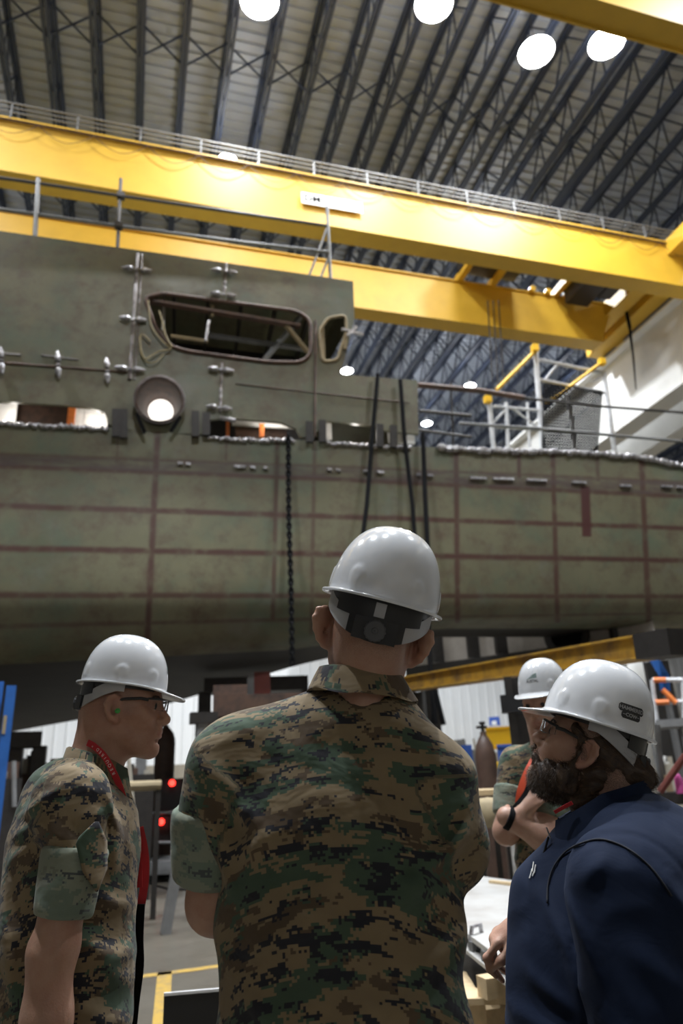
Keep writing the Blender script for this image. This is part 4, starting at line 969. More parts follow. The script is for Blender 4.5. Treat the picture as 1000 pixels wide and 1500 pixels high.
def rz(a): c, s_ = math.cos(a), math.sin(a); return np.array([[c, -s_, 0], [s_, c, 0], [0, 0, 1]])
def rx(a): c, s_ = math.cos(a), math.sin(a); return np.array([[1, 0, 0], [0, c, -s_], [0, s_, c]])
def ry(a): c, s_ = math.cos(a), math.sin(a); return np.array([[c, 0, s_], [0, 1, 0], [-s_, 0, c]])
def steps(*seg):
    """(start, step) ... (end,) nonuniform axis"""
    out = []
    for i in range(0, len(seg)-2, 2):
        a, st, b = seg[i], seg[i+1], seg[i+2]; n = max(1, int(round((b-a)/st))); out += list(np.linspace(a, b, n, endpoint=False))
    return np.array(out+[seg[-1]], f32)
# ------------------------------------------------------------------ head, canonical frame: X forward, Y left, Z up, origin between the ear canals
def head_prims(nose=1.0, jaw=1.0, brow=1.0):
    P = [(ell((-.008, 0, .052), (.100, .078, .092)), .02)]
    P += [(ell((.030, 0, -.012), (.062, .060, .085)), .03), (ell((-.045, 0, .01), (.055, .062, .065)), .03)]
    for s_ in (-1, 1):
        P += [(cap((-.005, s_*.052, -.045), (.062, s_*.022, -.088), .018*jaw, .016*jaw), .03), (ell((.058, s_*.044, -.012), (.026, .020, .020)), .025),
              (cap((.082, s_*.012, .034), (.070, s_*.048, .036), .012*brow, .009), .015), (ell((.072, s_*.022, -.052), (.02, .016, .025)), .02), (cap((.0, s_*.066, -.005), (.058, s_*.054, .0), .010, .008), .02)]
    P += [(cap((.078, 0, -.088), (.080, 0, -.092), .020, .020), .02), (ell((.084, 0, -.050), (.018, .026, .022)), .015), (ell((.04, 0, -.075), (.045, .035, .022)), .03)]
    P += [(cap((.088, 0, .026), (.113*nose, 0, -.012), .008, .0105), .012), (cap((.111*nose, 0, -.016), (.108*nose, 0, -.019), .0115, .0105), .008)]
    for s_ in (-1, 1): P += [(ell((.099, s_*.012, -.021), (.012, .0075, .0085)), .006), (ell((.093, s_*.031, .018), (.017, .017, .013)), .012, 's')]
    for s_ in (-1, 1):
        P += [(ell((.0745, s_*.031, .0185), (.0155, .0165, .0135)), .003), (cap((.086, s_*.022, .0255), (.082, s_*.043, .0245), .0035, .003), .004), (cap((.086, s_*.023, .011), (.082, s_*.042, .011), .003, .0025), .004)]
    P += [(cap((.1000, -.012, -.0435), (.1000, .012, -.0435), .0050, .0050), .005), (cap((.092, -.022, -.0475), (.0995, -.010, -.0440), .003, .005), .004), (cap((.092, .022, -.0475), (.0995, .010, -.0440), .003, .005), .004),
          (cap((.0975, -.012, -.0565), (.0975, .012, -.0565), .0058, .0058), .005), (ell((.096, 0, -.036), (.007, .014, .012)), .008), (cap((.092, -.025, -.0500), (.1058, 0, -.0500), .0012, .0012), .002, 's'), (cap((.092, .025, -.0500), (.1058, 0, -.0500), .0012, .0012), .002, 's')]
    P += [(ell((.093, 0, -.068), (.012, .022, .006)), .008, 's')]
    for s_ in (-1, 1): P += [(ell((.104, s_*.006, -.0275), (.004, .0032, .003)), .003, 's')]
    return P
def ear_prims(s_, out=.35):
    """outer ear: helix rim, lobe, concha"""
    c, sn = math.cos(out), math.sin(out)
    def E(x, o, z): return (-.004+x*c-.0*z, s_*(.072+o+(-x)*sn+.004), z+.004)
    hel = [E(.010, .004, .010), E(.008, .006, .026), E(-.006, .010, .034), E(-.020, .012, .028), E(-.025, .012, .012), E(-.020, .010, -.006), E(-.010, .007, -.020), E(.002, .004, -.028)]
    P = chain(hel, [.0035, .004, .0042, .0045, .0045, .0042, .0052, .0075], .006)
    P += [(ell(E(-.008, .003, .006), (.017, .0045, .026), rz(-s_*out)), .008), (cap(E(-.014, .009, .020), E(-.013, .009, -.008), .0035, .0035), .006), (cap(E(.008, .006, -.002), E(.006, .006, -.010), .004, .004), .005), (cap(E(.004, .003, -.027), E(.0, .003, -.020), .0075, .006), .006)]
    P += [(ell(E(-.002, .009, -.002), (.009, .006, .012), rz(-s_*out)), .004, 's')]
    return P
# ------------------------------------------------------------------ hand: wrist at origin, fingers along +X, palm facing -Z, thumb on +Y side (mirror with side=-1)
def hand_groups(vol, pos, rot, curl, side=1, sc=1.0, spread=.06, thumb=(.6, .5), fk=None):
    palm = [(cap((.0, 0, 0), (.03, 0, 0), .024, .026, flat=(0, 0, 1), fk=.75), .02), (cap((.03, .018*side, 0), (.082, .024*side, .0), .020, .013, flat=(0, 0, 1), fk=.8), .02), (cap((.03, -.014*side, 0), (.075, -.026*side, .0), .020, .012, flat=(0, 0, 1), fk=.8), .02), (cap((.03, 0, 0), (.085, 0, 0), .02, .013), .02)]
    vol.group(palm, .012, pos, rot, sc, 'hand')
    L = [(.045, .026, .022), (.050, .030, .024), (.046, .028, .023), (.036, .021, .020)]; ybase = [.028, .0095, -.009, -.026]
    for i in range(4):
        c = curl[i] if hasattr(curl[i], '__len__') else (curl[i], curl[i]*1.1, curl[i]*.7)
        yaw = (1.5-i)*spread*side; p = np.array([.082-(.006 if i in (0,) else (.012 if i == 3 else 0)), ybase[i]*side, .002]); ang = 0; pts = [p]
        for l_, a_ in zip(L[i], c):
            ang += a_; d = np.array([math.cos(ang)*math.cos(yaw), math.sin(yaw)*math.cos(ang), -math.sin(ang)]); p = p+d*l_; pts.append(p)
        r0 = [.0098, .0088, .0080, .0070] if i < 3 else [.0085, .0076, .0068, .006]
        vol.group(chain(pts, r0, .006)+[(cap(pts[1], pts[1]+np.array([0, 0, .0001]), r0[1]*1.05, r0[1]*1.05), .004)], .004, pos, rot, sc, 'finger')
    a0, b0 = thumb; p = np.array([.022, .022*side, -.004]); pts = [p]; ang = a0
    for l_, da, r_ in ((.042, 0, 0), (.032, -b0*.5, 0), (.026, -b0*.5, 0)):
        ang += da; d = np.array([math.cos(ang)*.95, math.sin(ang)*side, -.32]); d /= np.linalg.norm(d); p = p+d*l_; pts.append(p)
    vol.group(chain(pts, [.016, .0115, .0105, .0085], .01), .008, pos, rot, sc, 'finger')
# ------------------------------------------------------------------ materials of the figures
def skin(name, col, hair=(.03, .022, .018)):
    m = NT(name); o = m.obj(); n1 = m.noise(o, 22, 4, .6); n2 = m.noise(o, 240, 2)
    c = m.mix(m.step(n1, .35, .7), col, tuple(k*s_ for k, s_ in zip(col, (.86, .74, .70))))
    c = m.mix(m.math('MULTIPLY', m.attr('lip'), .55), c, (.36, .13, .11))
    sp = m.math('MULTIPLY', m.attr('hair'), m.step(m.noise(o, 700, 2), .25, .72))
    c = m.mix(sp, c, hair); m.base(c, .48); m.b.inputs['Subsurface Weight'].default_value = .12; m.b.inputs['Subsurface Radius'].default_value = (.012, .004, .002); m.b.inputs['Subsurface Scale'].default_value = .6
    m.bump(m.math('ADD', n2, m.math('MULTIPLY', m.noise(o, 70, 3), 1.5)), .0006, .7); return m.m
def camo(name, cell=.0042, pale=False):
    m = NT(name); uv = m.uv()
    def snap(v, c): 
        n = m.new('ShaderNodeVectorMath', operation='SNAP'); m.put(n.inputs[0], v); n.inputs[1].default_value = (c, c, c); return n.outputs[0]
    s1 = snap(uv, cell)
    w = m.new('ShaderNodeTexWhiteNoise', noise_dimensions='3D'); m.put(w.inputs['Vector'], s1); jit = w.outputs['Value']
    def blobs(sx, sy, off, det=3.2, rough=.62, dist=.0):
        v = m.vmath('ADD', m.vmath('MULTIPLY', s1, (sx, sy, 1)), (off, off*.7, off)); n = m.noise(v, 1.0, det, rough, dist)
        return m.math('ADD', n, m.math('MULTIPLY', m.math('SUBTRACT', jit, .5), .035))
    def gt(a, t): return m.math('GREATER_THAN', a, t)
    if pale: tan, green, brown, black = (.215, .235, .175), (.15, .19, .145), (.17, .18, .135), (.07, .08, .08)
    else: tan, green, brown, black = (.205, .150, .082), (.050, .082, .050), (.088, .058, .032), (.012, .012, .018)
    c = tan
    c = m.mix(gt(blobs(10, 19, 3.1), .555), c, brown)
    c = m.mix(gt(blobs(9, 18, 11.7), .53), c, green)
    c = m.mix(gt(blobs(17, 36, 23.3, 4, .70), .56 if not pale else .60), c, black)
    c = m.mix(gt(blobs(22, 40, 41.0, 2.0, .6), .66), c, tan if not pale else green)
    f = m.noise(uv, 18, 3); c = m.mix(m.step(f, .3, .8), c, m.mix(.18, c, (0, 0, 0)))
    m.base(c, .88); m.b.inputs['Sheen Weight'].default_value = .08
    v2 = m.vmath('MULTIPLY', m.obj(), (9, 9, 14)); n = m.noise(v2, 1.0, 3, .5, .4); n3 = m.noise(m.obj(), 1100, 1)
    m.bump(m.math('ADD', m.math('MULTIPLY', n, 1.0), m.math('MULTIPLY', n3, .02)), .018, .75); return m.m
def cloth(name, col, rough=.85):
    m = NT(name); o = m.obj(); c = m.mix(m.step(m.noise(o, 5, 4), .3, .8), col, tuple(k*.8 for k in col)); m.base(c, rough); m.b.inputs['Specular IOR Level'].default_value = .2; m.b.inputs['Sheen Weight'].default_value = .03; m.b.inputs['Sheen Tint'].default_value = (.5, .6, .9, 1)
    m.bump(m.math('ADD', m.noise(m.vmath('MULTIPLY', o, (7, 7, 10)), 1, 4, .5, .6), m.math('MULTIPLY', m.noise(o, 900, 1), .03)), .010, .5); return m.m
M['camo'] = camo('woodland_pixel_camouflage'); M['camo_pale'] = camo('pale_inside_of_camouflage', pale=True)
M['skin1'] = skin('light_skin_ruddy', (.40, .235, .165)); M['skin2'] = skin('light_skin', (.44, .27, .20), (.05, .035, .025))
M['navy'] = cloth('navy_softshell_fabric', (.0050, .0115, .033)); M['trouser'] = cloth('dark_trouser_fabric', (.02, .02, .024)); M['boot'] = simple('tan_suede_boot', (.22, .16, .10), .8)
mm = NT('glossy_white_hard_hat'); ob = mm.obj(); mm.base(mm.mix(mm.step(mm.noise(ob, 9, 3), .35, .8), (.66, .67, .69), (.61, .62, .64)), .16); mm.b.inputs['Coat Weight'].default_value = .5; mm.b.inputs['Coat Roughness'].default_value = .06; M['hat'] = mm.m
M['strap_grey'] = simple('grey_plastic_strap', (.36, .36, .37), .45); M['red_cloth'] = simple('red_lanyard_ribbon', (.48, .014, .022), .6); M['hair_brown'] = simple('dark_brown_hair', (.035, .020, .013), .55, scale=60, dirt=(.085, .05, .028))
M['beard_fair'] = simple('brown_beard_hair', (.060, .033, .019), .55, scale=50, dirt=(.13, .075, .038)); M['green_foam'] = simple('green_foam', (.08, .42, .10), .7); M['white_text'] = simple('white_print', (.8, .8, .8), .5); M['dark_green'] = simple('dark_green_print', (.02, .13, .10), .5)
M['hair_dark'] = simple('very_dark_hair', (.014, .010, .008), .5)
gm = NT('clear_glasses_lens'); gm.base((.92, .93, .95), .02); gm.b.inputs['Transmission Weight'].default_value = 1.0; gm.b.inputs['IOR'].default_value = 1.12; M['lens'] = gm.m
M['eye_white'] = simple('eye_white', (.55, .52, .5), .25)
# ------------------------------------------------------------------ hard hat (local frame: X forward, Z up, origin at rim centre)
def place(V, pos, rot, sc=1.0): return (np.asarray(V)*sc) @ np.asarray(rot).T + np.array(pos)
def hat_surface(th, ph, a=.122, b=.108, h=.146):
    """th: angle from the front, ph 0 rim .. 1 crown"""
    p = ph*math.pi/2; c = math.cos(p)**.80; z = h*math.sin(p)**.94
    fr = 1+.03*math.cos(th)*(1-ph)
    x = a*c*math.cos(th)*fr; y = b*c*math.sin(th); return np.array([x, y, z])
def hat_at(x_th, z, off=0.0):
    lo, hi = 0.0, 1.0
    for _ in range(24):
        m_ = (lo+hi)/2
        if hat_surface(x_th, m_)[2] < z: lo = m_
        else: hi = m_
    p = hat_surface(x_th, lo); e = 1e-3; n = np.cross(hat_surface(x_th+e, lo)-p, hat_surface(x_th, lo+e)-p); n = nrm(n); n = n if n @ p > 0 else -n
    return p+n*off, n
def hard_hat(parent, pos, rot, sc=1.0, label=None, brim=.046, knobstyle=0, strap_side=0):
    NT_, NP = 144, 44; V = []; bumps = [(t, .030) for t in (R(44), R(-44), R(88), R(-88), R(148), R(-148))]
    for j in range(NP+1):
        ph = (j/NP)
        for i in range(NT_):
            th = 2*math.pi*i/NT_; p = hat_surface(th, ph)
            if j < NP:
                n = nrm(p/np.array([.122**2, .108**2, .15**2])); amt = 0
                for bt, bz in bumps:
                    dth = (th-bt+math.pi) % (2*math.pi)-math.pi; dx = dth*.117; dz = p[2]-bz
                    if dz < 0: dz *= .55
                    rr = math.hypot(dx, dz)/.0175
                    if rr < 1.25: amt = max(amt, .0028*(1/(1+math.exp((rr-.88)*14))))
                p = p+n*amt
            V.append(p)
    Fc = [(j*NT_+i, j*NT_+(i+1) % NT_, (j+1)*NT_+(i+1) % NT_, (j+1)*NT_+i) for j in range(NP) for i in range(NT_)]
    # flange, brim and inner shell, built outwards from the rim ring
    def ringpt(th, out, dz, fr):
        c = math.cos(th); e = math.exp(-((((th+math.pi) % (2*math.pi))-math.pi)/R(44))**4)*brim
        p = hat_surface(th, 0); n = nrm([p[0]/.122**2, p[1]/.108**2, 0])
        d = n*(1-min(1, e/brim)*.45)+np.array([1, 0, 0])*min(1, e/brim)*.45; d = nrm(d)
        return p+d*(out+e*fr)+np.array([0, 0, dz-.30*e*fr-.05*e*fr*fr])
    prof = [(.0005, -.002, 0.0), (.003, -.005, .06), (.006, -.006, .3), (.0078, -.006, .6), (.009, -.0055, .85), (.0115, -.0045, .97), (.0125, -.0065, 1.0), (.0115, -.0095, .99), (.008, -.0095, .92), (.005, -.0095, .5), (.0, -.0085, .06), (-.003, -.004, 0), (-.004, .01, 0)]
    base = len(V)
    for o_, dz, fr in prof: V += [ringpt(2*math.pi*i/NT_, o_, dz, fr) for i in range(NT_)]
    prev = 0
    for j in range(len(prof)):
        cur = base+j*NT_
        Fc += [(prev+(i+1) % NT_, prev+i, cur+i, cur+(i+1) % NT_) for i in range(NT_)]; prev = cur
    inner0 = len(V); nin = 12
    for j in range(nin+1):
        ph = .06+.94*j/nin
        for i in range(NT_): V.append(hat_surface(2*math.pi*i/NT_, ph)*.962)
    Fc += [(prev+(i+1) % NT_, prev+i, inner0+i, inner0+(i+1) % NT_) for i in range(NT_)]
    Fc += [(inner0+j*NT_+(i+1) % NT_, inner0+j*NT_+i, inner0+(j+1)*NT_+i, inner0+(j+1)*NT_+(i+1) % NT_) for j in range(nin) for i in range(NT_)]
    hat = mesh_obj('hard_hat', place(V, pos, rot, sc), Fc, M['hat'], parent, absolute=False, smooth=50)
    if label: hat['label'] = label
    def band(name, mat, a, b, th0, th1, zf, wf, t=.004, n=40):
        V = []; Fc = []
        for k in range(n+1):
            th = th0+(th1-th0)*k/n; z = zf(th); w = wf(th)
            for (dr, dz) in ((0, -w/2), (t, -w/2), (t, w/2), (0, w/2)): V.append(((a+dr-abs(z)*.12)*math.cos(th), (b+dr-abs(z)*.10)*math.sin(th), z+dz))
        for k in range(n):
            for i in range(4): Fc.append((k*4+i, k*4+(i+1) % 4, (k+1)*4+(i+1) % 4, (k+1)*4+i))
        Fc += [(0, 1, 2, 3), (n*4+3, n*4+2, n*4+1, n*4)]
        return mesh_obj(name, place(V, pos, rot, sc), Fc, mat, hat, absolute=False, smooth=30)
    dip = lambda th: -.010-.058*(max(0, -math.cos(th))**1.15)
    band('headband', M['black_plastic'], .106, .096, 0, 2*math.pi, lambda th: -.006+.004*math.cos(th), lambda th: .022, n=72)
    band('inner_ribbed_band', M['black_plastic'], .108, .097, R(128), R(232), lambda th: -.016-.014*max(0, -math.cos(th)), lambda th: .014+.022*max(0, -math.cos(th)), t=.006)
    for sgn in (1, -1):
        band('nape_strap', M['strap_grey'], .112, .098, sgn*R(80), sgn*R(150), dip, lambda th: .034)
    band('nape_band', M['black_plastic'], .1115, .097, R(147), R(213), lambda th: dip(th)+.012, lambda th: .058)
    for dz_ in (0,):
        band('hanger_tab', M['strap_grey'], .112, .101, R(175), R(186), lambda th: -.026, lambda th: .026)
    V = []; Fc = []; n = 36; c0 = np.array([-.1125, 0, -.064])
    b = MB(); prof = [(.001, .0), (.0185, 0), (.0195, .004), (.0195, .009), (.017, .0115), (.006, .0115), (.005, .013), (.001, .013)]
    for r_, h_ in prof:
        for k in range(n):
            rr = r_*(1+.05*math.cos(k*2*math.pi/n*14)) if r_ > .018 else r_; V.append(c0+np.array([-h_, rr*math.cos(2*math.pi*k/n), rr*math.sin(2*math.pi*k/n)]))
    for j in range(len(prof)-1): Fc += [(j*n+k, j*n+(k+1) % n, (j+1)*n+(k+1) % n, (j+1)*n+k) for k in range(n)]
    mesh_obj('ratchet_knob', place(V, pos, rot, sc), Fc, M['knob'], hat, absolute=False, smooth=40)
    b = MB(); b.box((-.103, 0, -.063), (.020, .080, .040)); mesh_obj('ratchet_housing', place(b.V, pos, rot, sc), b.F, M['black_plastic'], hat, absolute=False)
    return hat
M['knob'] = simple('dark_grey_knob', (.07, .07, .075), .45)
M['sticker_black'] = simple('black_sticker', (.014, .014, .016), .4); M['sticker_grey'] = simple('grey_sticker_print', (.33, .33, .34), .5)
def decal_text(hat, parent_pose, s, th, z, size, mat, tilt=0.0, name='lettering', w=.0006, sx=1.0, bold=.0, flip=1):
    """letters bent round the helmet: flat text mesh mapped on to the shell"""
    cu = bpy.data.curves.new('tmp_text', 'FONT'); cu.body = s; cu.size = size; cu.align_x = 'CENTER'; cu.align_y = 'CENTER'; cu.offset = bold; cu.space_character = 1.0
    o = bpy.data.objects.new('tmp_text', cu); COL.objects.link(o); dg = bpy.context.evaluated_depsgraph_get(); dg.update()
    me = bpy.data.meshes.new_from_object(o.evaluated_get(dg)); Vt = np.array([v.co[:] for v in me.vertices]); Ft = [tuple(p.vertices) for p in me.polygons]
    bpy.data.objects.remove(o); bpy.data.curves.remove(cu); bpy.data.meshes.remove(me)
    return wrap_decal(hat, parent_pose, Vt[:, :2]*np.array([sx, 1]), Ft, th, z, mat, tilt, name, w)
def wrap_decal(hat, pose, UVp, Ft, th, z, mat, tilt=0.0, name='emblem', w=.0006):
    c, s_ = math.cos(tilt), math.sin(tilt); out = []
    for u, v in UVp:
        uu = u*c-v*s_; vv = u*s_+v*c; out.append(hat_at(th+uu/.115, max(.004, z+vv), w)[0])
    return mesh_obj(name, place(out, *pose), Ft, mat, hat, absolute=False, smooth=False)
def rounded_rect(cx, cy, w, h, r_, n=5):
    pts = []
    for (sx, sy, a0) in ((1, 1, 0), (-1, 1, 90), (-1, -1, 180), (1, -1, 270)):
        for k in range(n+1):
            a = R(a0+90*k/n); pts.append((cx+sx*(w/2-r_)+r_*math.cos(a), cy+sy*(h/2-r_)+r_*math.sin(a)))
    return pts
def grid_fill(cx, cy, w, h, r_, nx=14, ny=4):
    """rounded rectangle as a grid patch so that it bends with the shell"""
    V = []; Fc = []
    for j in range(ny+1):
        y = -h/2+h*j/ny; ins = max(0, abs(y)-(h/2-r_)); half = w/2-(r_-math.sqrt(max(0, r_*r_-ins*ins)))
        for i in range(nx+1): V.append((cx+half*(-1+2*i/nx), cy+y))
    for j in range(ny):
        for i in range(nx): a = j*(nx+1)+i; Fc.append((a, a+1, a+nx+2, a+nx+1))
    return np.array(V), Fc
# ================================================================== the people
class Person:
    def __init__(s, px, py, D, label):
        c = atd(px, py, D); h = np.array([c[0], c[1]])/D; s.h = h; s.D = D; s.ex = np.array([h[1], -h[0]])
        s.rz = math.atan2(s.ex[1], s.ex[0]); s.e = empty('person', (c[0], c[1], 0), s.rz, label=label, cat='person')
    def L(s, x, y, d=0.0):
        r_ = ray(x, y); t = (s.D+d)/(r_[0]*s.h[0]+r_[1]*s.h[1]); p = CAM+r_*t
        return np.array([p[0]*s.ex[0]+p[1]*s.ex[1], d, p[2]])
def vol_mesh(name, vol, grid, mat, parent, uvf=None, attrs=None, matids=None):
    W, Fq = surface(vol, *grid)
    if len(W) > 3:      # drop stray specks, keep pieces above 60 faces
        lab = np.arange(len(W))
        for _ in range(400):
            m = np.minimum.reduce([lab[Fq[:, i]] for i in range(4)]); old = lab.copy()
            for i in range(4): np.minimum.at(lab, Fq[:, i], m)
            lab = lab[lab]
            if (lab == old).all(): break
        cnt = np.bincount(lab, minlength=len(W)); keep = cnt[lab] > 150; fk = keep[Fq].all(1)
        Fq = Fq[fk]; used = np.zeros(len(W), bool); used[Fq.ravel()] = True; mp = np.cumsum(used)-1; W = W[used]; Fq = mp[Fq]
    ID = vol(W, True)[1]; uv = uvf(W, ID, vol) if uvf else None; at = attrs(W, ID, vol) if attrs else None
    o = mesh_obj(name, W, Fq, mat, parent, absolute=False, smooth=True, uv=uv, attrs=at)
    if matids is not None:
        mi = matids(W[Fq].mean(1)); o.data.polygons.foreach_set('material_index', mi.astype(np.int32))
    return o
def uv_cyl(P, a, b, ref, Rr):
    """unroll round the axis a-b; ref = direction of the middle of the pattern (seam opposite)"""
    a, b = np.array(a), np.array(b); d = nrm(b-a); r0 = nrm(np.array(ref)-d*(np.array(ref) @ d)); s0 = np.cross(d, r0); q = P-a
    return np.stack([np.arctan2(q @ s0, q @ r0)*Rr, q @ d], 1)
def ridges(P, segs, front):
    """soft cloth folds: segments in the picture-facing plane (x, z), amplitude, width"""
    out = np.zeros(len(P), f32)
    for (x0, z0, x1, z1, amp, w) in segs:
        a = np.array([x0, z0], f32); ab = np.array([x1-x0, z1-z0], f32); q = P[:, [0, 2]]-a; t = np.clip((q @ ab)/(ab @ ab), 0, 1); dd = np.sqrt(((q-t[:, None]*ab)**2).sum(1))
        out += 1.55*amp*np.exp(-(dd/w)**2)*np.sin(np.clip(t*.9+.05, 0, 1)*math.pi)**.6
    return out*front
def folds(P, amp, sc=(7, 7, 16), off=0):
    n = vnoise(P, sc, off)+.5*vnoise(P, tuple(2.1*k for k in sc), off+5); return amp*(1-2*np.abs(n))
def head_attrs(pos, rot, sc, stub=.0, hairline=None):
    def f(W, ID, vol):
        H = ((W-pos) @ rot)/sc; x, y, z = H.T
        lip = np.exp(-(((x-.099)/.012)**2+(np.abs(y)/.024)**4+((z+.051)/.009)**2))
        ears = np.exp(-(((np.abs(y)-.085)/.012)**2))*(np.abs(z) < .04)*(x < .03)*.5
        hair = np.zeros(len(W))
        if hairline is not None: hair = hairline(x, y, z)
        return dict(lip=np.clip(lip+ears, 0, 1), hair=np.clip(hair, 0, 1))
    return f
def legs(vol, cx, cy, z0=.90, sep=.10, r_=.085, lx=1, ly=0):
    for s_ in (-1, 1): vol.group([(cap((cx+s_*sep*lx, cy+s_*sep*ly, z0), (cx+s_*sep*1.1*lx, cy+s_*sep*1.1*ly, .50), r_, .060), .02), (cap((cx+s_*sep*1.1*lx, cy+s_*sep*1.1*ly, .50), (cx+s_*sep*1.2*lx, cy+s_*sep*1.2*ly, .10), .058, .042), .03)], .03, name='leg')
def boots(P, cx, cy, sep, yaw, parent, mat):
    for s_ in (-1, 1):
        v = Vol(); c = np.array([cx+s_*sep*1.2 if abs(math.cos(yaw)) < .5 else cx, cy+(0 if abs(math.cos(yaw)) < .5 else s_*sep*1.2), 0]); Rm = rz(yaw)
        v.group([(cap((-.03, 0, .22), (-.03, 0, .06), .058, .05), .02), (cap((-.05, 0, .045), (.14, 0, .04), .045, .040), .03)], .02, c, Rm)
        v.post.append(lambda P, D: smax(D, -P[:, 2]+.002, .004))
        g = (np.arange(c[0]-.22, c[0]+.22, .014), np.arange(c[1]-.22, c[1]+.22, .014), np.arange(-.03, .32, .014))
        vol_mesh('boot', v, g, mat, parent)
def trousers(parent, cx, cy, mat, lateral=(1, 0), sep=.10, uvr=.1, z0=.98):
    v = Vol(); lx, ly = lateral
    v.group([(ell((cx, cy, .93), (.10+.09*lx, .10+.09*ly, .14)), .03)], .05)
    for s_ in (-1, 1): v.group([(cap((cx+s_*sep*lx, cy+s_*sep*ly, .88), (cx+s_*sep*1.1*lx, cy+s_*sep*1.1*ly, .50), .105, .085), .02), (cap((cx+s_*sep*1.1*lx, cy+s_*sep*1.1*ly, .50), (cx+s_*sep*1.2*lx, cy+s_*sep*1.2*ly, .17), .082, .075), .02)], .03)
    v.post.append(lambda P, D: D-folds(P, .006, (9, 9, 12)))
    g = (np.arange(cx-.26, cx+.27, .014), np.arange(cy-.26, cy+.27, .014), np.arange(.08, 1.06, .014))
    return vol_mesh('trousers', v, g, mat, parent, uvf=lambda W, I, v_: np.stack([np.arctan2(W[:, 1]-cy, W[:, 0]-cx)*.16, W[:, 2]], 1))
def strip_mesh(name, pts, up, w, mat, parent, t=.0015):
    """ribbon along pts; up = the width directions"""
    pts = np.array(pts, float); up = np.array(up, float); V = []; Fc = []
    for i in range(len(pts)):
        d = nrm(pts[min(i+1, len(pts)-1)]-pts[max(0, i-1)]); u = nrm(up[i]-d*(up[i] @ d)); n_ = np.cross(d, u)
        for sx, sy in ((-1, -1), (1, -1), (1, 1), (-1, 1)): V.append(pts[i]+u*sx*w/2+n_*sy*t/2)
    for i in range(len(pts)-1):
        for k in range(4): Fc.append((i*4+k, i*4+(k+1) % 4, (i+1)*4+(k+1) % 4, (i+1)*4+k))
    n = len(pts)-1; Fc += [(3, 2, 1, 0), (n*4, n*4+1, n*4+2, n*4+3)]
    return mesh_obj(name, V, Fc, mat, parent, absolute=False, smooth=30)

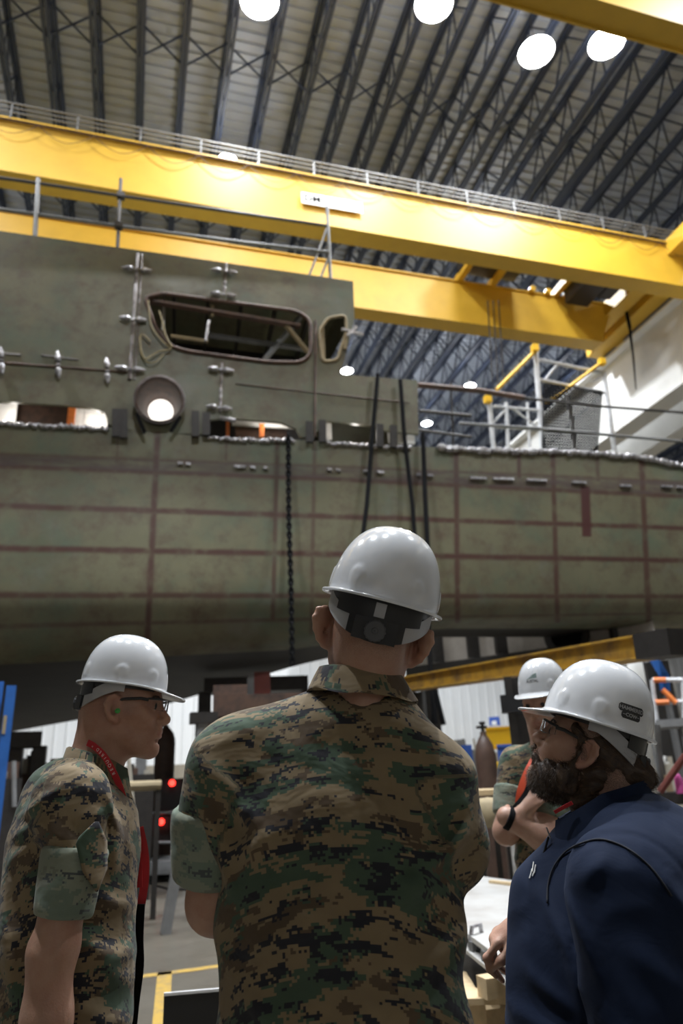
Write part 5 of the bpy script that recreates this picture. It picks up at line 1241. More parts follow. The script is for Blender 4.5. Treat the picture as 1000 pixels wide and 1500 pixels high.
# ================================================================== 1. centre man, from behind
def centre_man():
    Q = Person(545, 1000, 1.42, 'person seen from behind at the centre, camouflage shirt, white hard hat, arms folded'); e = Q.e; L = Q.L
    hc = np.array([.002, .010, 1.672]); HR = rx(R(7)) @ ry(R(15)) @ rz(R(90)); hs = 1.04
    v = Vol()
    v.group(head_prims(), .012, hc, HR, hs, 'head')
    for s_ in (-1, 1): v.group(ear_prims(s_, .66), .006, hc+np.array([0, -.004, 0]), HR, hs*1.10, 'ear')
    v.group([(cap((-.004, .000, 1.66), (-.022, .0, 1.50), .062, .070), .02), (ell((-.006, -.035, 1.63), (.055, .035, .05)), .03)], .035, name='neck')
    v.group([(ell((-.085, .03, 1.28), (.17, .095, .24)), .02), (ell((-.085, .03, 1.02), (.16, .10, .22)), .05)], .03, name='trunk')
    v.group([(cap((-.26, .0, 1.43), (.09, .0, 1.40), .06, .06), .02)], .05, name='shoulders')
    v.group([(cap((-.290, .01, 1.42), (-.312, .050, 1.205), .055, .048), .02), (cap((-.312, .055, 1.212), (-.10, .235, 1.245), .052, .036), .03), (ell((-.305, .070, 1.212), (.044, .055, .047)), .02)], .02, name='arm')
    v.group([(cap((.10, .02, 1.40), (.098, .12, 1.24), .052, .042), .02), (cap((.098, .12, 1.24), (-.08, .26, 1.22), .042, .034), .03)], .02, name='arm')
    hand_groups(v, np.array([-.10, .235, 1.245]), rz(R(8)) @ rx(R(90)), [.35, .35, .4, .45], 1, .95)
    hand_groups(v, np.array([-.08, .26, 1.22]), rz(R(175)) @ rx(R(90)), [.35, .35, .4, .45], 1, .95)
    legs(v, -.085, .03)
    def hairline(x, y, z):
        back = 1/(1+np.exp((x-.035)/.012)); top = 1/(1+np.exp(-(z-(-.035))/.014)); notear = 1-np.exp(-(((np.abs(y)-.088)/.014)**2)); return back*top*.55*notear*(np.abs(y) < .082)
    g = (steps(-.40, .008, -.12, .0042, .13, .008, .30), steps(-.14, .0045, .13, .008, .36), steps(.06, .014, 1.12, .008, 1.55, .0042, 1.83))
    vol_mesh('body', v, g, M['skin1'], e, attrs=head_attrs(hc, HR, hs, hairline=hairline))
    # shirt
    v = Vol()
    v.group([(ell((-.085, .02, 1.33), (.205, .132, .19)), .02), (ell((-.083, .025, 1.17), (.222, .130, .20)), .05), (ell((-.085, .03, .98), (.224, .135, .20)), .06)], .03, name='torso')
    v.group([(cap((-.262, .01, 1.456), (.088, .01, 1.405), .070, .070), .02), (cap((-.11, .0, 1.508), (-.275, .005, 1.466), .070, .064), .04), (cap((.03, .0, 1.488), (.112, .005, 1.418), .070, .060), .04), (cap((-.05, .01, 1.50), (-.0, .01, 1.495), .085, .085), .04)], .045, name='yoke')
    v.group([(cap((-.284, .015, 1.436), (-.310, .040, 1.325), .080, .074), .02)], .022, name='left_sleeve')
    v.group([(cap((.098, .015, 1.392), (.116, .05, 1.29), .084, .076), .02), (cap((.116, .05, 1.29), (.06, .16, 1.25), .074, .06), .03)], .022, name='right_sleeve')
    segs = [(-.30, 1.44, -.24, 1.38, .010, .016), (-.33, 1.40, -.27, 1.30, .010, .014), (-.28, 1.39, -.20, 1.34, .009, .016), (-.31, 1.34, -.26, 1.24, .007, .012), (-.25, 1.30, -.18, 1.33, .007, .018),
            (.16, 1.37, .06, 1.33, .009, .016), (.165, 1.33, .05, 1.25, .012, .015), (.14, 1.30, .02, 1.285, .010, .018), (.16, 1.36, .11, 1.26, .009, .012), (.10, 1.24, -.02, 1.22, .007, .02), (-.02, 1.27, .10, 1.23, .006, .014),
            (-.24, 1.16, -.12, 1.19, .006, .02), (-.26, 1.10, -.16, 1.05, .006, .02), (.06, 1.12, .13, 1.16, .006, .015), (-.05, 1.08, .10, 1.05, .005, .02), (-.18, 1.22, -.05, 1.20, .004, .02)]
    v.post.append(lambda P, D: D-ridges(P, segs, (P[:, 1] < .08))-folds(P, .0035, (6, 6, 11), 2)-.0035*vnoise(P, (4, 4, 3), 9))
    v.post.append(lambda P, D: smax(D, -(P[:, 2]-.80), .004))
    v.post.append(lambda P, D: smax(D, .064-np.sqrt((P[:, 0]+.014)**2+(P[:, 1]-.0)**2)-2.0*np.maximum(0, 1.5-P[:, 2]), .006))
    SL = np.array([-.298, .045, 1.285]); SR = np.array([.108, .05, 1.27])
    def uvf(W, ID, vol):
        q = np.stack([np.arctan2(W[:, 0]+.085, -(W[:, 1]-.14))*.235, W[:, 2]+np.maximum(0, W[:, 2]-1.40)*.6*0+W[:, 1]*.75], 1)
        for gi, (a, b) in ((2, ((-.26, .01, 1.5), SL)), (3, ((.08, .01, 1.5), SR))):
            u = uv_cyl(W, a, b, (-.5 if gi == 2 else .5, -1, 0), .085)+np.array([1.7*gi, .4]); m = ID == gi; q[m] = u[m]
        return q
    def cutleft(P, D):   # sleeve end above the pale cuff
        return D
    g = (np.arange(-.42, .24, .0058), np.arange(-.17, .30, .0062), steps(.78, .009, 1.02, .0060, 1.62))
    vol_mesh('shirt', v, g, M['camo'], e, uvf=uvf)
    # rolled cuff, pale side out
    def cuff(a, b, r0, r1, ref, off=0, gx=None):
        vv = Vol(); vv.group([(cyl(a, b, r0, r1, .008), .01)], .01); vv.post.append(lambda P, D: D-folds(P, .0028, (14, 14, 10), 4+off))
        c = (np.array(a)+np.array(b))/2; r_ = .17; gg = tuple(np.arange(c[i]-r_*(.75), c[i]+r_*.75, .0055) for i in range(3))
        return vol_mesh('rolled_cuff', vv, gg, M['camo_pale'], e, uvf=lambda W, I, v_: uv_cyl(W, a, b, ref, (r0+r1)/2)+off)
    cuff((-.310, .030, 1.372), (-.320, .050, 1.246), .0835, .073, (-1, -.6, 0))
    cuff((.085, .115, 1.265), (.05, .175, 1.24), .066, .058, (1, -.6, 0), 3)
    # turned-down collar
    V = []; Fc = []; n = 72; prof = [(.070, .063, 1.560), (.074, .066, 1.592), (.077, .069, 1.602), (.082, .073, 1.600), (.093, .082, 1.580), (.106, .092, 1.556), (.109, .094, 1.551), (.106, .091, 1.550), (.086, .076, 1.570)]
    for j, (ra, rb_, z) in enumerate(prof):
        for k in range(n+1):
            t = R(35)+R(290)*k/n; x = math.sin(t); y = math.cos(t)      # opening at the front (+y)
            fall = .030*max(0, y)
            V.append((-.022+x*ra, .002+y*rb_, z-.035-.145*(x*ra)-fall+(.004*math.sin(t*5) if j in (5, 6) else 0)))
    for j in range(len(prof)-1): Fc += [(j*(n+1)+k, j*(n+1)+k+1, (j+1)*(n+1)+k+1, (j+1)*(n+1)+k) for k in range(n)]
    V = np.array(V)+np.array([0, 0, .045]); uv = np.stack([np.tile(np.linspace(-.3, .3, n+1), len(prof)), np.repeat(np.linspace(0, .09, len(prof)), n+1)+3.3], 1)
    mesh_obj('collar', V, Fc, M['camo'], e, absolute=False, smooth=60, uv=uv)
    # shoulder-blade yoke seam and sleeve seams as raised stitching
    trousers(e, -.085, .03, M['camo']); boots(Q, -.085, .03, .1, R(90), e, M['boot'])
    hard_hat(e, (.030, -.006, 1.748), rx(R(9)) @ ry(R(17.5)) @ rz(R(90)), 1.035)
    return Q
centre_man()
# ================================================================== 2. left man, in profile facing right
def glasses(Q, hc, HR, hs, name_mat, frame_mat, wrap=.012, thin=False):
    e = Q.e; P = lambda p: place([p], hc, HR, hs)[0]
    V = []; Fc = []; nx, nz = 22, 8
    # one curved shield per eye, joined at the bridge
    for s_ in (-1, 1):
        base = len(V)
        for k in range(nx+1):
            t = k/nx; ang = t*1.15; y = s_*(.004+.064*math.sin(ang)/math.sin(1.15)); x = .112-.040*(1-math.cos(ang))/(1-math.cos(1.15))
            for j in range(nz+1):
                w = j/nz; hh = .019*(1-.18*t*t); dn = .022*min(1, (.25+t*3.2))*(1-.35*max(0, t-.6)/.4); V.append((x-.003*(w-.5), y, .028+hh*.35-(hh*.35+dn)*w))
        Fc += [(base+k*(nz+1)+j, base+(k+1)*(nz+1)+j, base+(k+1)*(nz+1)+j+1, base+k*(nz+1)+j+1) for k in range(nx) for j in range(nz)]
    g = mesh_obj('safety_glasses', place(V, hc, HR, hs), Fc, M['lens'], e, absolute=False, smooth=True)
    sm = g.modifiers.new('thick', 'SOLIDIFY'); sm.thickness = .0018
    for s_ in (-1, 1):
        b = MB(); pts = [(.074, s_*.069, .030), (.055, s_*.074, .033), (.02, s_*.079, .031), (-.008, s_*.082, .026), (-.028, s_*.083, .016)]
        if thin: b.tube([P(p) for p in pts], .0022, 6)
        else:
            b.tube([P(p) for p in pts], [.0042, .0040, .0034, .003, .0025], 8)
        mesh_obj('temple_arm', b.V, b.F, frame_mat, g, absolute=False, smooth=30)
    b = MB()
    for s_ in (-1, 1):
        top = [(.112-.040*(1-math.cos(a))/(1-math.cos(1.15)), s_*(.002+.066*math.sin(a)/math.sin(1.15)), .0345-.001*a) for a in np.linspace(0, 1.15, 12)]
        b.tube([P(p) for p in top], .0022 if thin else .003, 6)
    mesh_obj('brow_bar', b.V, b.F, frame_mat, g, absolute=False, smooth=30)
    return g
def eyes(Q, hc, HR, hs):
    for s_ in (-1, 1):
        c = np.array([.0760, s_*.031, .0180]); n = 20; V = []; Fc = []; ids = []
        rings = 12
        for j in range(rings+1):
            a = math.pi*j/rings
            for k in range(n): V.append(c+.0145*np.array([math.cos(a), math.sin(a)*math.cos(2*math.pi*k/n), math.sin(a)*math.sin(2*math.pi*k/n)]))
        for j in range(rings):
            for k in range(n): Fc.append((j*n+k, j*n+(k+1) % n, (j+1)*n+(k+1) % n, (j+1)*n+k)); ids.append(1 if j < 3 else 0)
        o = mesh_obj('eye', place(V, hc, HR, hs), Fc, [M['eye_white'], M['hair_dark']], Q.e, absolute=False, smooth=True); o.data.polygons.foreach_set('material_index', ids)
def brows(Q, hc, HR, hs, mat):
    b = MB(); rng = random.Random(3)
    for s_ in (-1, 1):
        for i in range(90):
            t = rng.random(); y = .014+.036*t; x = .0965-.016*t**1.6; z = .0375+.006*math.sin(t*2.4)-.004*t+rng.uniform(-.0025, .0025)
            p = np.array([x, s_*y, z]); q = p+np.array([-.003, s_*.007, .0015]); b.tube([place([p], hc, HR, hs)[0], place([q], hc, HR, hs)[0]], [.0006, .0002], 3)
    mesh_obj('eyebrow', b.V, b.F, mat, Q.e, absolute=False)
def left_man():
    Q = Person(150, 1100, 2.0, 'person at the left in profile facing right, camouflage shirt, red lanyard, white hard hat'); e = Q.e; L = Q.L
    hs = .985; hc = np.array([.046, .0, 1.595]); HR = rz(R(-13)) @ ry(R(3))
    v = Vol()
    v.group(head_prims(jaw=1.1), .012, hc, HR, hs, 'head')
    for s_ in (-1, 1): v.group(ear_prims(s_, .40), .006, hc, HR, hs, 'ear')
    v.group([(cap((-.004, 0, 1.59), (-.022, 0, 1.44), .057, .062), .02), (cap((.03, 0, 1.52), (.012, 0, 1.43), .030, .034), .03)], .03, name='neck')
    v.group([(ell((-.05, 0, 1.26), (.11, .165, .24)), .02), (ell((-.045, 0, 1.03), (.115, .15, .2)), .05)], .03, name='trunk')
    v.group([(cap((-.06, -.16, 1.39), (-.06, .16, 1.39), .05, .05), .03)], .04, name='shoulders')
    for s_ in (-1, 1):
        v.group([(cap((-.045, s_*.195, 1.39), (-.062, s_*.215, 1.13), .052, .046), .02), (ell((-.068, s_*.215, 1.11), (.048, .045, .05)), .02), (cap((-.072, s_*.215, 1.10), (-.070, s_*.215, .99), .047, .046), .02), (cap((-.07, s_*.215, .99), (-.045, s_*.205, .86), .045, .030), .03)], .02, name='arm')
        hand_groups(v, np.array([-.042, s_*.205, .845]), ry(R(78)) @ rx(R(90 if s_ < 0 else -90)), [.25, .28, .32, .36], 1 if s_ < 0 else -1, .98)
    legs(v, -.04, 0, lx=0, ly=1)
    def hairline(x, y, z):
        back = 1/(1+np.exp((x-.005)/.014)); top = 1/(1+np.exp(-(z-(-.030))/.014)); side = np.exp(-((x-.022)/.018)**2)*(z > -.02)*.45
        stub = np.exp(-(((x-.055)/.055)**2+((z+.065)/.040)**2))*.22
        return np.maximum(np.maximum(back*top*.32, side*top), stub)*(np.abs(y) < .088)
    g = (steps(-.22, .008, -.11, .0036, .17, .008, .20), steps(-.27, .008, -.10, .0036, .10, .008, .28), steps(.06, .016, .62, .008, 1.40, .0036, 1.77))
    vol_mesh('body', v, g, M['skin1'], e, attrs=head_attrs(hc, HR, hs, hairline=hairline))
    eyes(Q, hc, HR, hs); brows(Q, hc, HR, hs, M['beard_fair'])
    # shirt
    v = Vol()
    v.group([(ell((-.050, 0, 1.275), (.152, .195, .19)), .02), (ell((-.048, 0, 1.10), (.150, .19, .22)), .05), (ell((-.043, 0, .94), (.148, .18, .18)), .06)], .03, name='torso')
    v.group([(cap((-.080, -.17, 1.392), (-.080, .17, 1.392), .060, .060), .02), (cap((-.055, -.06, 1.425), (-.08, -.17, 1.398), .060, .060), .03), (cap((-.055, .06, 1.425), (-.08, .17, 1.398), .060, .060), .03), (cap((-.095, 0, 1.405), (-.01, 0, 1.365), .08, .078), .04)], .04, name='yoke')
    for s_ in (-1, 1): v.group([(cap((-.050, s_*.192, 1.402), (-.046, s_*.210, 1.27), .072, .058), .02)], .018, name='sleeve')
    segs = [(-.17, 1.36, -.08, 1.42, .008, .012), (-.18, 1.32, -.10, 1.36, .008, .012), (-.18, 1.27, -.11, 1.33, .007, .012), (.04, 1.36, .045, 1.24, .008, .012), (.02, 1.40, .06, 1.30, .007, .010), (-.02, 1.12, .09, 1.06, .012, .018), (0, 1.09, .09, 1.01, .010, .02), (.0, 1.20, .08, 1.16, .008, .015), (-.16, 1.15, -.14, 1.0, .008, .02), (-.19, 1.22, -.16, 1.05, .007, .014), (-.02, 1.0, .09, .93, .008, .02),
            (-.10, 1.34, -.03, 1.30, .004, .012), (-.10, 1.28, .0, 1.31, .004, .012)]
    v.post.append(lambda P, D: D-ridges(P, segs, (P[:, 1] < .05))-folds(P, .0040, (7, 7, 10), 12)-.004*vnoise(P, (4, 4, 4), 3))
    v.post.append(lambda P, D: smax(D, -(P[:, 2]-.78), .004))
    v.post.append(lambda P, D: smax(D, .066-np.sqrt((P[:, 0]-.010)**2+(P[:, 1])**2)-2*np.maximum(0, 1.40-P[:, 2]), .006))
    def uvf(W, ID, vol):
        q = np.stack([np.arctan2(W[:, 0]+.05, -(W[:, 1]+.0))*.19+2.2, W[:, 2]+W[:, 1]*.5+.3], 1)
        for gi in (2, 3):
            s_ = -1 if gi == 2 else 1; u = uv_cyl(W, (-.05, s_*.19, 1.45), (-.05, s_*.212, 1.22), (0, s_, 0), .075)+np.array([4.1+gi, .1]); m = ID == gi; q[m] = u[m]
        return q
    g = (np.arange(-.24, .17, .0060), steps(-.31, .0060, .04, .011, .31), steps(.76, .009, .98, .0060, 1.53))
    vol_mesh('shirt', v, g, M['camo'], e, uvf=uvf)
    for s_ in (-1, 1):
        vv = Vol(); a = (-.040, s_*.209, 1.298); b_ = (-.056, s_*.217, 1.168); vv.group([(cyl(a, b_, .0690, .0585, .008), .01)], .01); vv.post.append(lambda P, D: D-folds(P, .0035, (10, 10, 12), 8))
        gg = (np.arange(-.15, .05, .0055), np.arange(s_*.21-.1, s_*.21+.1, .0055), np.arange(1.13, 1.34, .0055))
        vol_mesh('rolled_cuff', vv, gg, M['camo_pale'], e, uvf=lambda W, I, v_: uv_cyl(W, a, b_, (0, s_, 0), .066)+6.3)
    # sleeve pocket flap standing proud of the near sleeve
    V = []; Fc = []; pts = [(.020, 1.352), (-.016, 1.318), (.008, 1.262), (.030, 1.215), (.046, 1.262), (.046, 1.30)]
    v2 = Vol(); 
    b = MB()
    ctr = np.array([-.050, -.205]); 
    def onsl(x, z, r_=.079): 
        dx = x+.050; return (x, -.205-math.sqrt(max(.0004, r_*r_-min(dx*dx, r_*r_*.96))), z)
    nU, nV = 8, 10
    for j in range(nV+1):
        t = j/nV; z = 1.350-.135*t; xl = float(np.interp(t, [0, .25, .7, 1], [-.006, -.042, -.022, .006])); xr = float(np.interp(t, [0, .3, .7, 1], [.000, .020, .024, .008]))
        for i in range(nU+1):
            x = xl+(xr-xl)*i/nU; V.append(onsl(x, z, .083-.002*t))
    Fc = [(j*(nU+1)+i, j*(nU+1)+i+1, (j+1)*(nU+1)+i+1, (j+1)*(nU+1)+i) for j in range(nV) for i in range(nU)]
    o = mesh_obj('sleeve_pocket', V, Fc, M['camo'], e, absolute=False, smooth=True, uv=np.array([(p[0]+9.1, p[2]) for p in V])); sm = o.modifiers.new('thick', 'SOLIDIFY'); sm.thickness = .004
    # standing open collar
    V = []; Fc = []; n = 60; prof = [(.070, 1.430), (.071, 1.485), (.075, 1.497), (.081, 1.494), (.092, 1.452), (.099, 1.425), (.095, 1.421), (.080, 1.43)]
    for j, (r_, z) in enumerate(prof):
        for k in range(n+1):
            t = R(32)+R(296)*k/n; x = -math.cos(t+math.pi); y = math.sin(t); xx = math.cos(t)   # front opening at +x
            back = (1-xx)/2; V.append((-.006+xx*r_*1.0, y*r_*1.0, z+.050*back-.030+(-.012 if xx > .3 else 0)*((xx-.3)/.7 if xx > .3 else 0)))
    Fc = [(j*(n+1)+k, (j+1)*(n+1)+k, (j+1)*(n+1)+k+1, j*(n+1)+k+1) for j in range(len(prof)-1) for k in range(n)]
    V = np.array(V)
    mesh_obj('collar', V, Fc, M['camo'], e, absolute=False, smooth=60, uv=np.stack([np.tile(np.linspace(-.3, .3, n+1), len(prof))+7, np.repeat(np.linspace(0, .09, len(prof)), n+1)+1.3], 1))
    # red lanyard
    lp = [L(x, y, d_) for x, y, d_ in ((120, 1082, -.020), (127, 1087, -.050), (139, 1094, -.076), (153, 1108, -.092), (165, 1129, -.094), (175, 1151, -.084), (182, 1174, -.070), (191, 1202, -.054), (199, 1232, -.040), (203, 1264, -.024), (204, 1300, -.016))]
    sp = smoothpath(lp, 6); ups = [(.45+.5*i/len(sp), -.35, .8) for i in range(len(sp))]
    ly = strip_mesh('lanyard', sp, ups, .015, M['red_cloth'], e, .0015)
    strip_mesh('lanyard', smoothpath([(.100, -.010, 1.32), (.116, -.004, 1.26), (.120, 0, 1.20), (.114, 0, 1.145)], 6), [(1, 0, .1)]*19, .020, M['red_cloth'], e, .0015)
    # letters on the lanyard
    txt = 'REQUIRED *'; i0 = 14
    for i, ch in enumerate(reversed(txt)):
        if ch == ' ': continue
        s_ = 11+i*1.55; k = int(s_); f = s_-k
        if k+1 >= len(sp): break
        p = sp[k]*(1-f)+sp[k+1]*f; d = nrm(sp[k+1]-sp[k]); u = nrm(np.array(ups[k])-d*(np.array(ups[k]) @ d)); nn = np.cross(d, u); nn = nn if nn[1] < 0 else -nn
        cu = bpy.data.curves.new('letter', 'FONT'); cu.body = ch; cu.size = .0105; cu.align_x = 'CENTER'; cu.align_y = 'CENTER'; o_ = bpy.data.objects.new('letter', cu); COL.objects.link(o_)
        dg = bpy.context.evaluated_depsgraph_get(); dg.update(); me = bpy.data.meshes.new_from_object(o_.evaluated_get(dg)); Vt = np.array([v_.co[:] for v_ in me.vertices]); Ft = [tuple(q.vertices) for q in me.polygons]
        bpy.data.objects.remove(o_); bpy.data.curves.remove(cu); bpy.data.meshes.remove(me)
        up_ = np.cross(nn, -d); mesh_obj('lettering', [p+nn*.0022+(-d)*q[0]+up_*q[1] for q in Vt], Ft, M['white_text'], ly, absolute=False)
    # dark id strap in front of the shirt
    strip_mesh('id_strap', smoothpath([(.112, -.010, 1.15), (.112, -.01, 1.08), (.116, -.01, 1.02), (.110, -.01, .95), (.106, -.01, .88), (.104, -.01, .80)], 5), [(1, -.4, 0)]*26, .022, M['black'], e, .004)
    # ear plug
    b = MB(); p = place([(.001, -.083, .0)], hc, HR, hs)[0]; b.lathe([(.001, -.004), (.006, -.003), (.0065, .004), (.004, .008), (.001, .009)], p, (0.2, -1, 0), 12); b.V and mesh_obj('ear_plug', b.V, b.F, M['green_foam'], e, absolute=False, smooth=True)
    gl = glasses(Q, hc, HR, hs, None, M['black_plastic'])
    trousers(e, -.045, 0, M['camo'], (0, 1), .10); boots(Q, -.04, 0, .1, 0, e, M['boot'])
    pose = (np.array([.040, 0, 1.667]), rz(R(-8)) @ ry(R(8)), .91)
    h = hard_hat(e, *pose); decal_logo(h, pose)
    return Q
def decal_logo(h, pose, k=1.0, th=0.0, z=.055):
    """the yard's mark on the front of the helmet: three swept green bars over small capitals"""
    for (y0, x0, x1, hh) in ((.0165, -.004, .018, .0030), (.0115, -.012, .018, .0030), (.0065, -.021, .018, .0030)):
        n = 10; V = []; 
        for i in range(n+1):
            t = i/n; x = x0+(x1-x0)*t; arch = .0045*math.sin(t*math.pi*.5); V += [(x*k, (y0+arch-.0045)*k), (x*k, (y0+arch-.0045+hh*(.35+.65*t))*k)]
        Fc = [(2*i, 2*i+2, 2*i+3, 2*i+1) for i in range(n)]
        wrap_decal(h, pose, np.array(V), Fc, th, z, M['dark_green'], 0, 'emblem_bar')
    decal_text(h, pose, 'AUSTAL', th, z-.0045*k, .0125*k, M['sticker_black'], bold=.0003)
Q2 = left_man()
# ================================================================== strands for beard and hair
def strands(name, pts, dirs, length, rad, mat, parent, seed=1, curl=.25, droop=.0):
    rng = np.random.RandomState(seed); V = []; Fc = []; nseg = 4
    for p, d in zip(pts, dirs):
        L_ = length*rng.uniform(.55, 1.15); d = nrm(d+rng.randn(3)*curl*.5); q = np.array(p, float); a, b, _ = frame(d); base = len(V)
        bend = rng.randn(3)*curl*.4+np.array([0, 0, -droop])
        for j in range(nseg+1):
            r_ = rad*(1-.85*j/nseg)
            for k in range(3): V.append(q+(a*math.cos(2.094*k)+b*math.sin(2.094*k))*r_)
            d = nrm(d+bend/nseg); q = q+d*L_/nseg
        for j in range(nseg):
            for k in range(3): k2 = (k+1) % 3; Fc.append((base+j*3+k, base+j*3+k2, base+(j+1)*3+k2, base+(j+1)*3+k))
    return mesh_obj(name, V, Fc, mat, parent, absolute=False, smooth=True)
def surf_samples(vol, lo, hi, n, seed=1, cond=None):
    """random points on a volume's surface with outward normals"""
    rng = np.random.RandomState(seed); P = rng.uniform(lo, hi, (n*30, 3)).astype(f32)
    def grad(P):
        e_ = .002; return np.stack([vol(P+A3(k))-vol(P-A3(k)) for k in ((e_, 0, 0), (0, e_, 0), (0, 0, e_))], 1)/(2*e_)
    d = vol(P); P = P[np.abs(d) < .03]
    for _ in range(3): d = vol(P); g = grad(P); P = P-(d/np.maximum((g*g).sum(1), .2))[:, None]*g
    d = vol(P); P = P[np.abs(d) < .0015]
    if cond is not None: P = P[cond(P)]
    P = P[:n]; g = grad(P); return P, g/np.linalg.norm(g, axis=1)[:, None]
# ================================================================== 3. bearded man at the right, profile facing left
def right_man():
    Q = Person(880, 1100, 1.75, 'bearded person at the right in navy jacket, glasses and white hard hat, looking left'); e = Q.e
    k = 1.03
    hs = .945; hc = np.array([-.037, .0, 1.438]); HR = rz(R(-2)) @ ry(R(31)) @ rz(R(180))
    v = Vol()
    v.group(head_prims(nose=1.0, jaw=1.15), .012, hc, HR, hs, 'head')
    for s_ in (-1, 1): v.group(ear_prims(s_, .38), .006, hc, HR, hs, 'ear')
    v.group([(cap((.0, 0, 1.42), (.02, 0, 1.27), .062, .070), .02)], .03, name='neck')
    v.group([(ell((.02, 0, 1.08), (.14, .17, .22)), .02), (ell((-.02, 0, .90), (.17, .17, .2)), .05)], .03, name='trunk')
    v.group([(cap((.03, -.16, 1.22), (.03, .16, 1.22), .05, .05), .03)], .04, name='shoulders')
    v.group([(cap((.01, -.21, 1.21), (.02, -.25, .93), .055, .046), .02), (cap((.02, -.25, .93), (-.14, -.20, .79), .045, .032), .03)], .02, name='arm')
    hand_groups(v, np.array([-.14, -.20, .79]), rz(R(175)) @ ry(R(40)) @ rx(R(20)), [.4, .45, .5, .5], -1, 1.0)
    wr = Q.L(768, 1352, .06)
    v.group([(cap((.01, .21, 1.21), (.0, .25, .97), .055, .046), .02), (cap((.0, .25, .97), wr+np.array([.03, .02, .004]), .045, .031), .03)], .02, name='arm')
    # gesturing hand: fingers hanging, half open
    HRt = rz(R(186)) @ ry(R(24)) @ rx(R(-18))
    hand_groups(v, wr, HRt, [(.35, .95, .55), (.85, .60, .35), (1.0, .55, .35), (1.1, .6, .4)], 1, .90, spread=.08, thumb=(.50, .75))
    for s_ in (-1, 1): v.group([(cap((.0, s_*.10, .80), (.0, s_*.11, .46), .09, .058), .02), (cap((.0, s_*.11, .46), (.02, s_*.12, .10), .055, .042), .03)], .03, name='leg')
    def hairline(x, y, z):
        return np.clip((1/(1+np.exp((x-.02)/.01)))*(1/(1+np.exp(-(z+.05)/.01)))*.95, 0, 1)*(np.abs(y) < .083)
    g = (steps(-.34, .0034, -.215, .008, -.20, .0036, .10, .010, .24), steps(-.30, .010, -.10, .0036, .12, .008, .32), steps(.06, .016, .76, .010, .97, .0036, 1.16, .008, 1.29, .0036, 1.62))
    vol_mesh('body', v, g, M['skin2'], e, attrs=head_attrs(hc, HR, hs, hairline=hairline))
    eyes(Q, hc, HR, hs); brows(Q, hc, HR, hs, M['hair_brown'])
    # beard: a shaggy mass with single hairs on it
    bv = Vol()
    bv.group([(ell((.046, 0, -.084), (.040, .050, .032)), .02), (ell((.064, 0, -.092), (.028, .034, .030)), .03), (ell((.020, 0, -.092), (.050, .046, .032)), .03)]+[q for s_ in (-1, 1) for q in (
              (cap((.004, s_*.064, -.030), (.050, s_*.044, -.074), .014, .018), .03), (ell((.034, s_*.050, -.062), (.036, .014, .026)), .02), (ell((.006, s_*.058, -.066), (.032, .014, .028)), .02),
              (cap((.008, s_*.073, .014), (.004, s_*.069, -.035), .006, .010), .012), (cap((.101, s_*.006, -.037), (.088, s_*.030, -.055), .0080, .008), .01), (cap((.088, s_*.030, -.055), (.072, s_*.040, -.078), .008, .012), .015))], .02, hc, HR, hs)
    bare = lambda P: bv(P)
    pts, nn = surf_samples(bv, hc-.17, hc+.13, 5200, 3)
    bv.post.append(lambda P, D: D-.0055*vnoise(P, (90, 90, 45), 3)-.004*vnoise(P, (190, 190, 80), 7))
    g2 = (np.arange(-.20, .03, .0042), np.arange(-.11, .11, .0048), np.arange(1.25, 1.47, .0042))
    bo = vol_mesh('beard', bv, g2, M['hair_brown'], e)
    fwd = HR @ np.array([1, 0, 0]); dirs = nn*.75+np.array([0, 0, -.75])+fwd*.15
    H = ((pts-hc) @ HR)/hs
    fair = (H[:, 2] > -.062) & (H[:, 0] > .07)
    strands('beard_hair', pts[~fair], dirs[~fair], .011, .00055, M['hair_brown'], bo, 2, .5)
    strands('moustache_hair', pts[fair], (nn*.5+np.array([0, 0, -.6])+fwd*.5)[fair], .010, .0006, M['beard_fair'], bo, 3, .4)
    # hair under the helmet, gathered in a loose bun at the nape
    hv = Vol()
    hv.group([(ell((-.036, 0, .040), (.078, .082, .085)), .02), (ell((-.045, 0, -.020), (.050, .062, .055)), .03), (cap((.034, -.070, .050), (.004, -.077, .030), .012, .010), .01), (cap((.034, .070, .050), (.004, .077, .030), .012, .010), .01), (cap((.014, -.077, .03), (.006, -.077, .002), .007, .006), .01), (cap((.014, .077, .03), (.006, .077, .002), .007, .006), .01), (cap((-.030, -.050, -.03), (-.035, -.042, -.095), .030, .028), .03), (cap((-.030, .050, -.03), (-.035, .042, -.095), .030, .028), .03),
              (cap((-.05, 0, -.03), (-.085, 0, -.09), .035, .030), .03)], .02, hc, HR, hs)
    hv.group([(ell(Q.L(930, 1136, 0), (.040, .042, .034)), .02), (ell(Q.L(905, 1140, 0), (.05, .048, .036)), .03)], .03)
    for s_ in (-1, 1): hv.group([(ell((-.012, s_*.088, .0), (.024, .02, .036)), .0)], .01, hc, HR, hs)
    last = [hv.g.pop(), hv.g.pop()]
    e1 = ell((-.008, -.088, .0), (.026, .020, .036)); e2 = ell((-.008, .088, .0), (.026, .020, .036))
    hv.post.append(lambda P, D: smax(smax(D, -(e1[0](((P-A3(hc)) @ HR.astype(f32))/f32(hs))*hs), .004), -(e2[0](((P-A3(hc)) @ HR.astype(f32))/f32(hs))*hs), .004))
    ph, nh = surf_samples(hv, hc-.2, hc+.18, 3600, 5, cond=lambda P: P[:, 2] < 1.50)
    hv.post.append(lambda P, D: D-.003*vnoise(P, (120, 120, 35), 3)-.003*vnoise(P, (40, 160, 160), 7))
    g2 = (np.arange(-.10, .17, .0048), np.arange(-.11, .11, .0052), np.arange(1.29, 1.60, .0048))
    ho = vol_mesh('hair', hv, g2, M['hair_brown'], e)
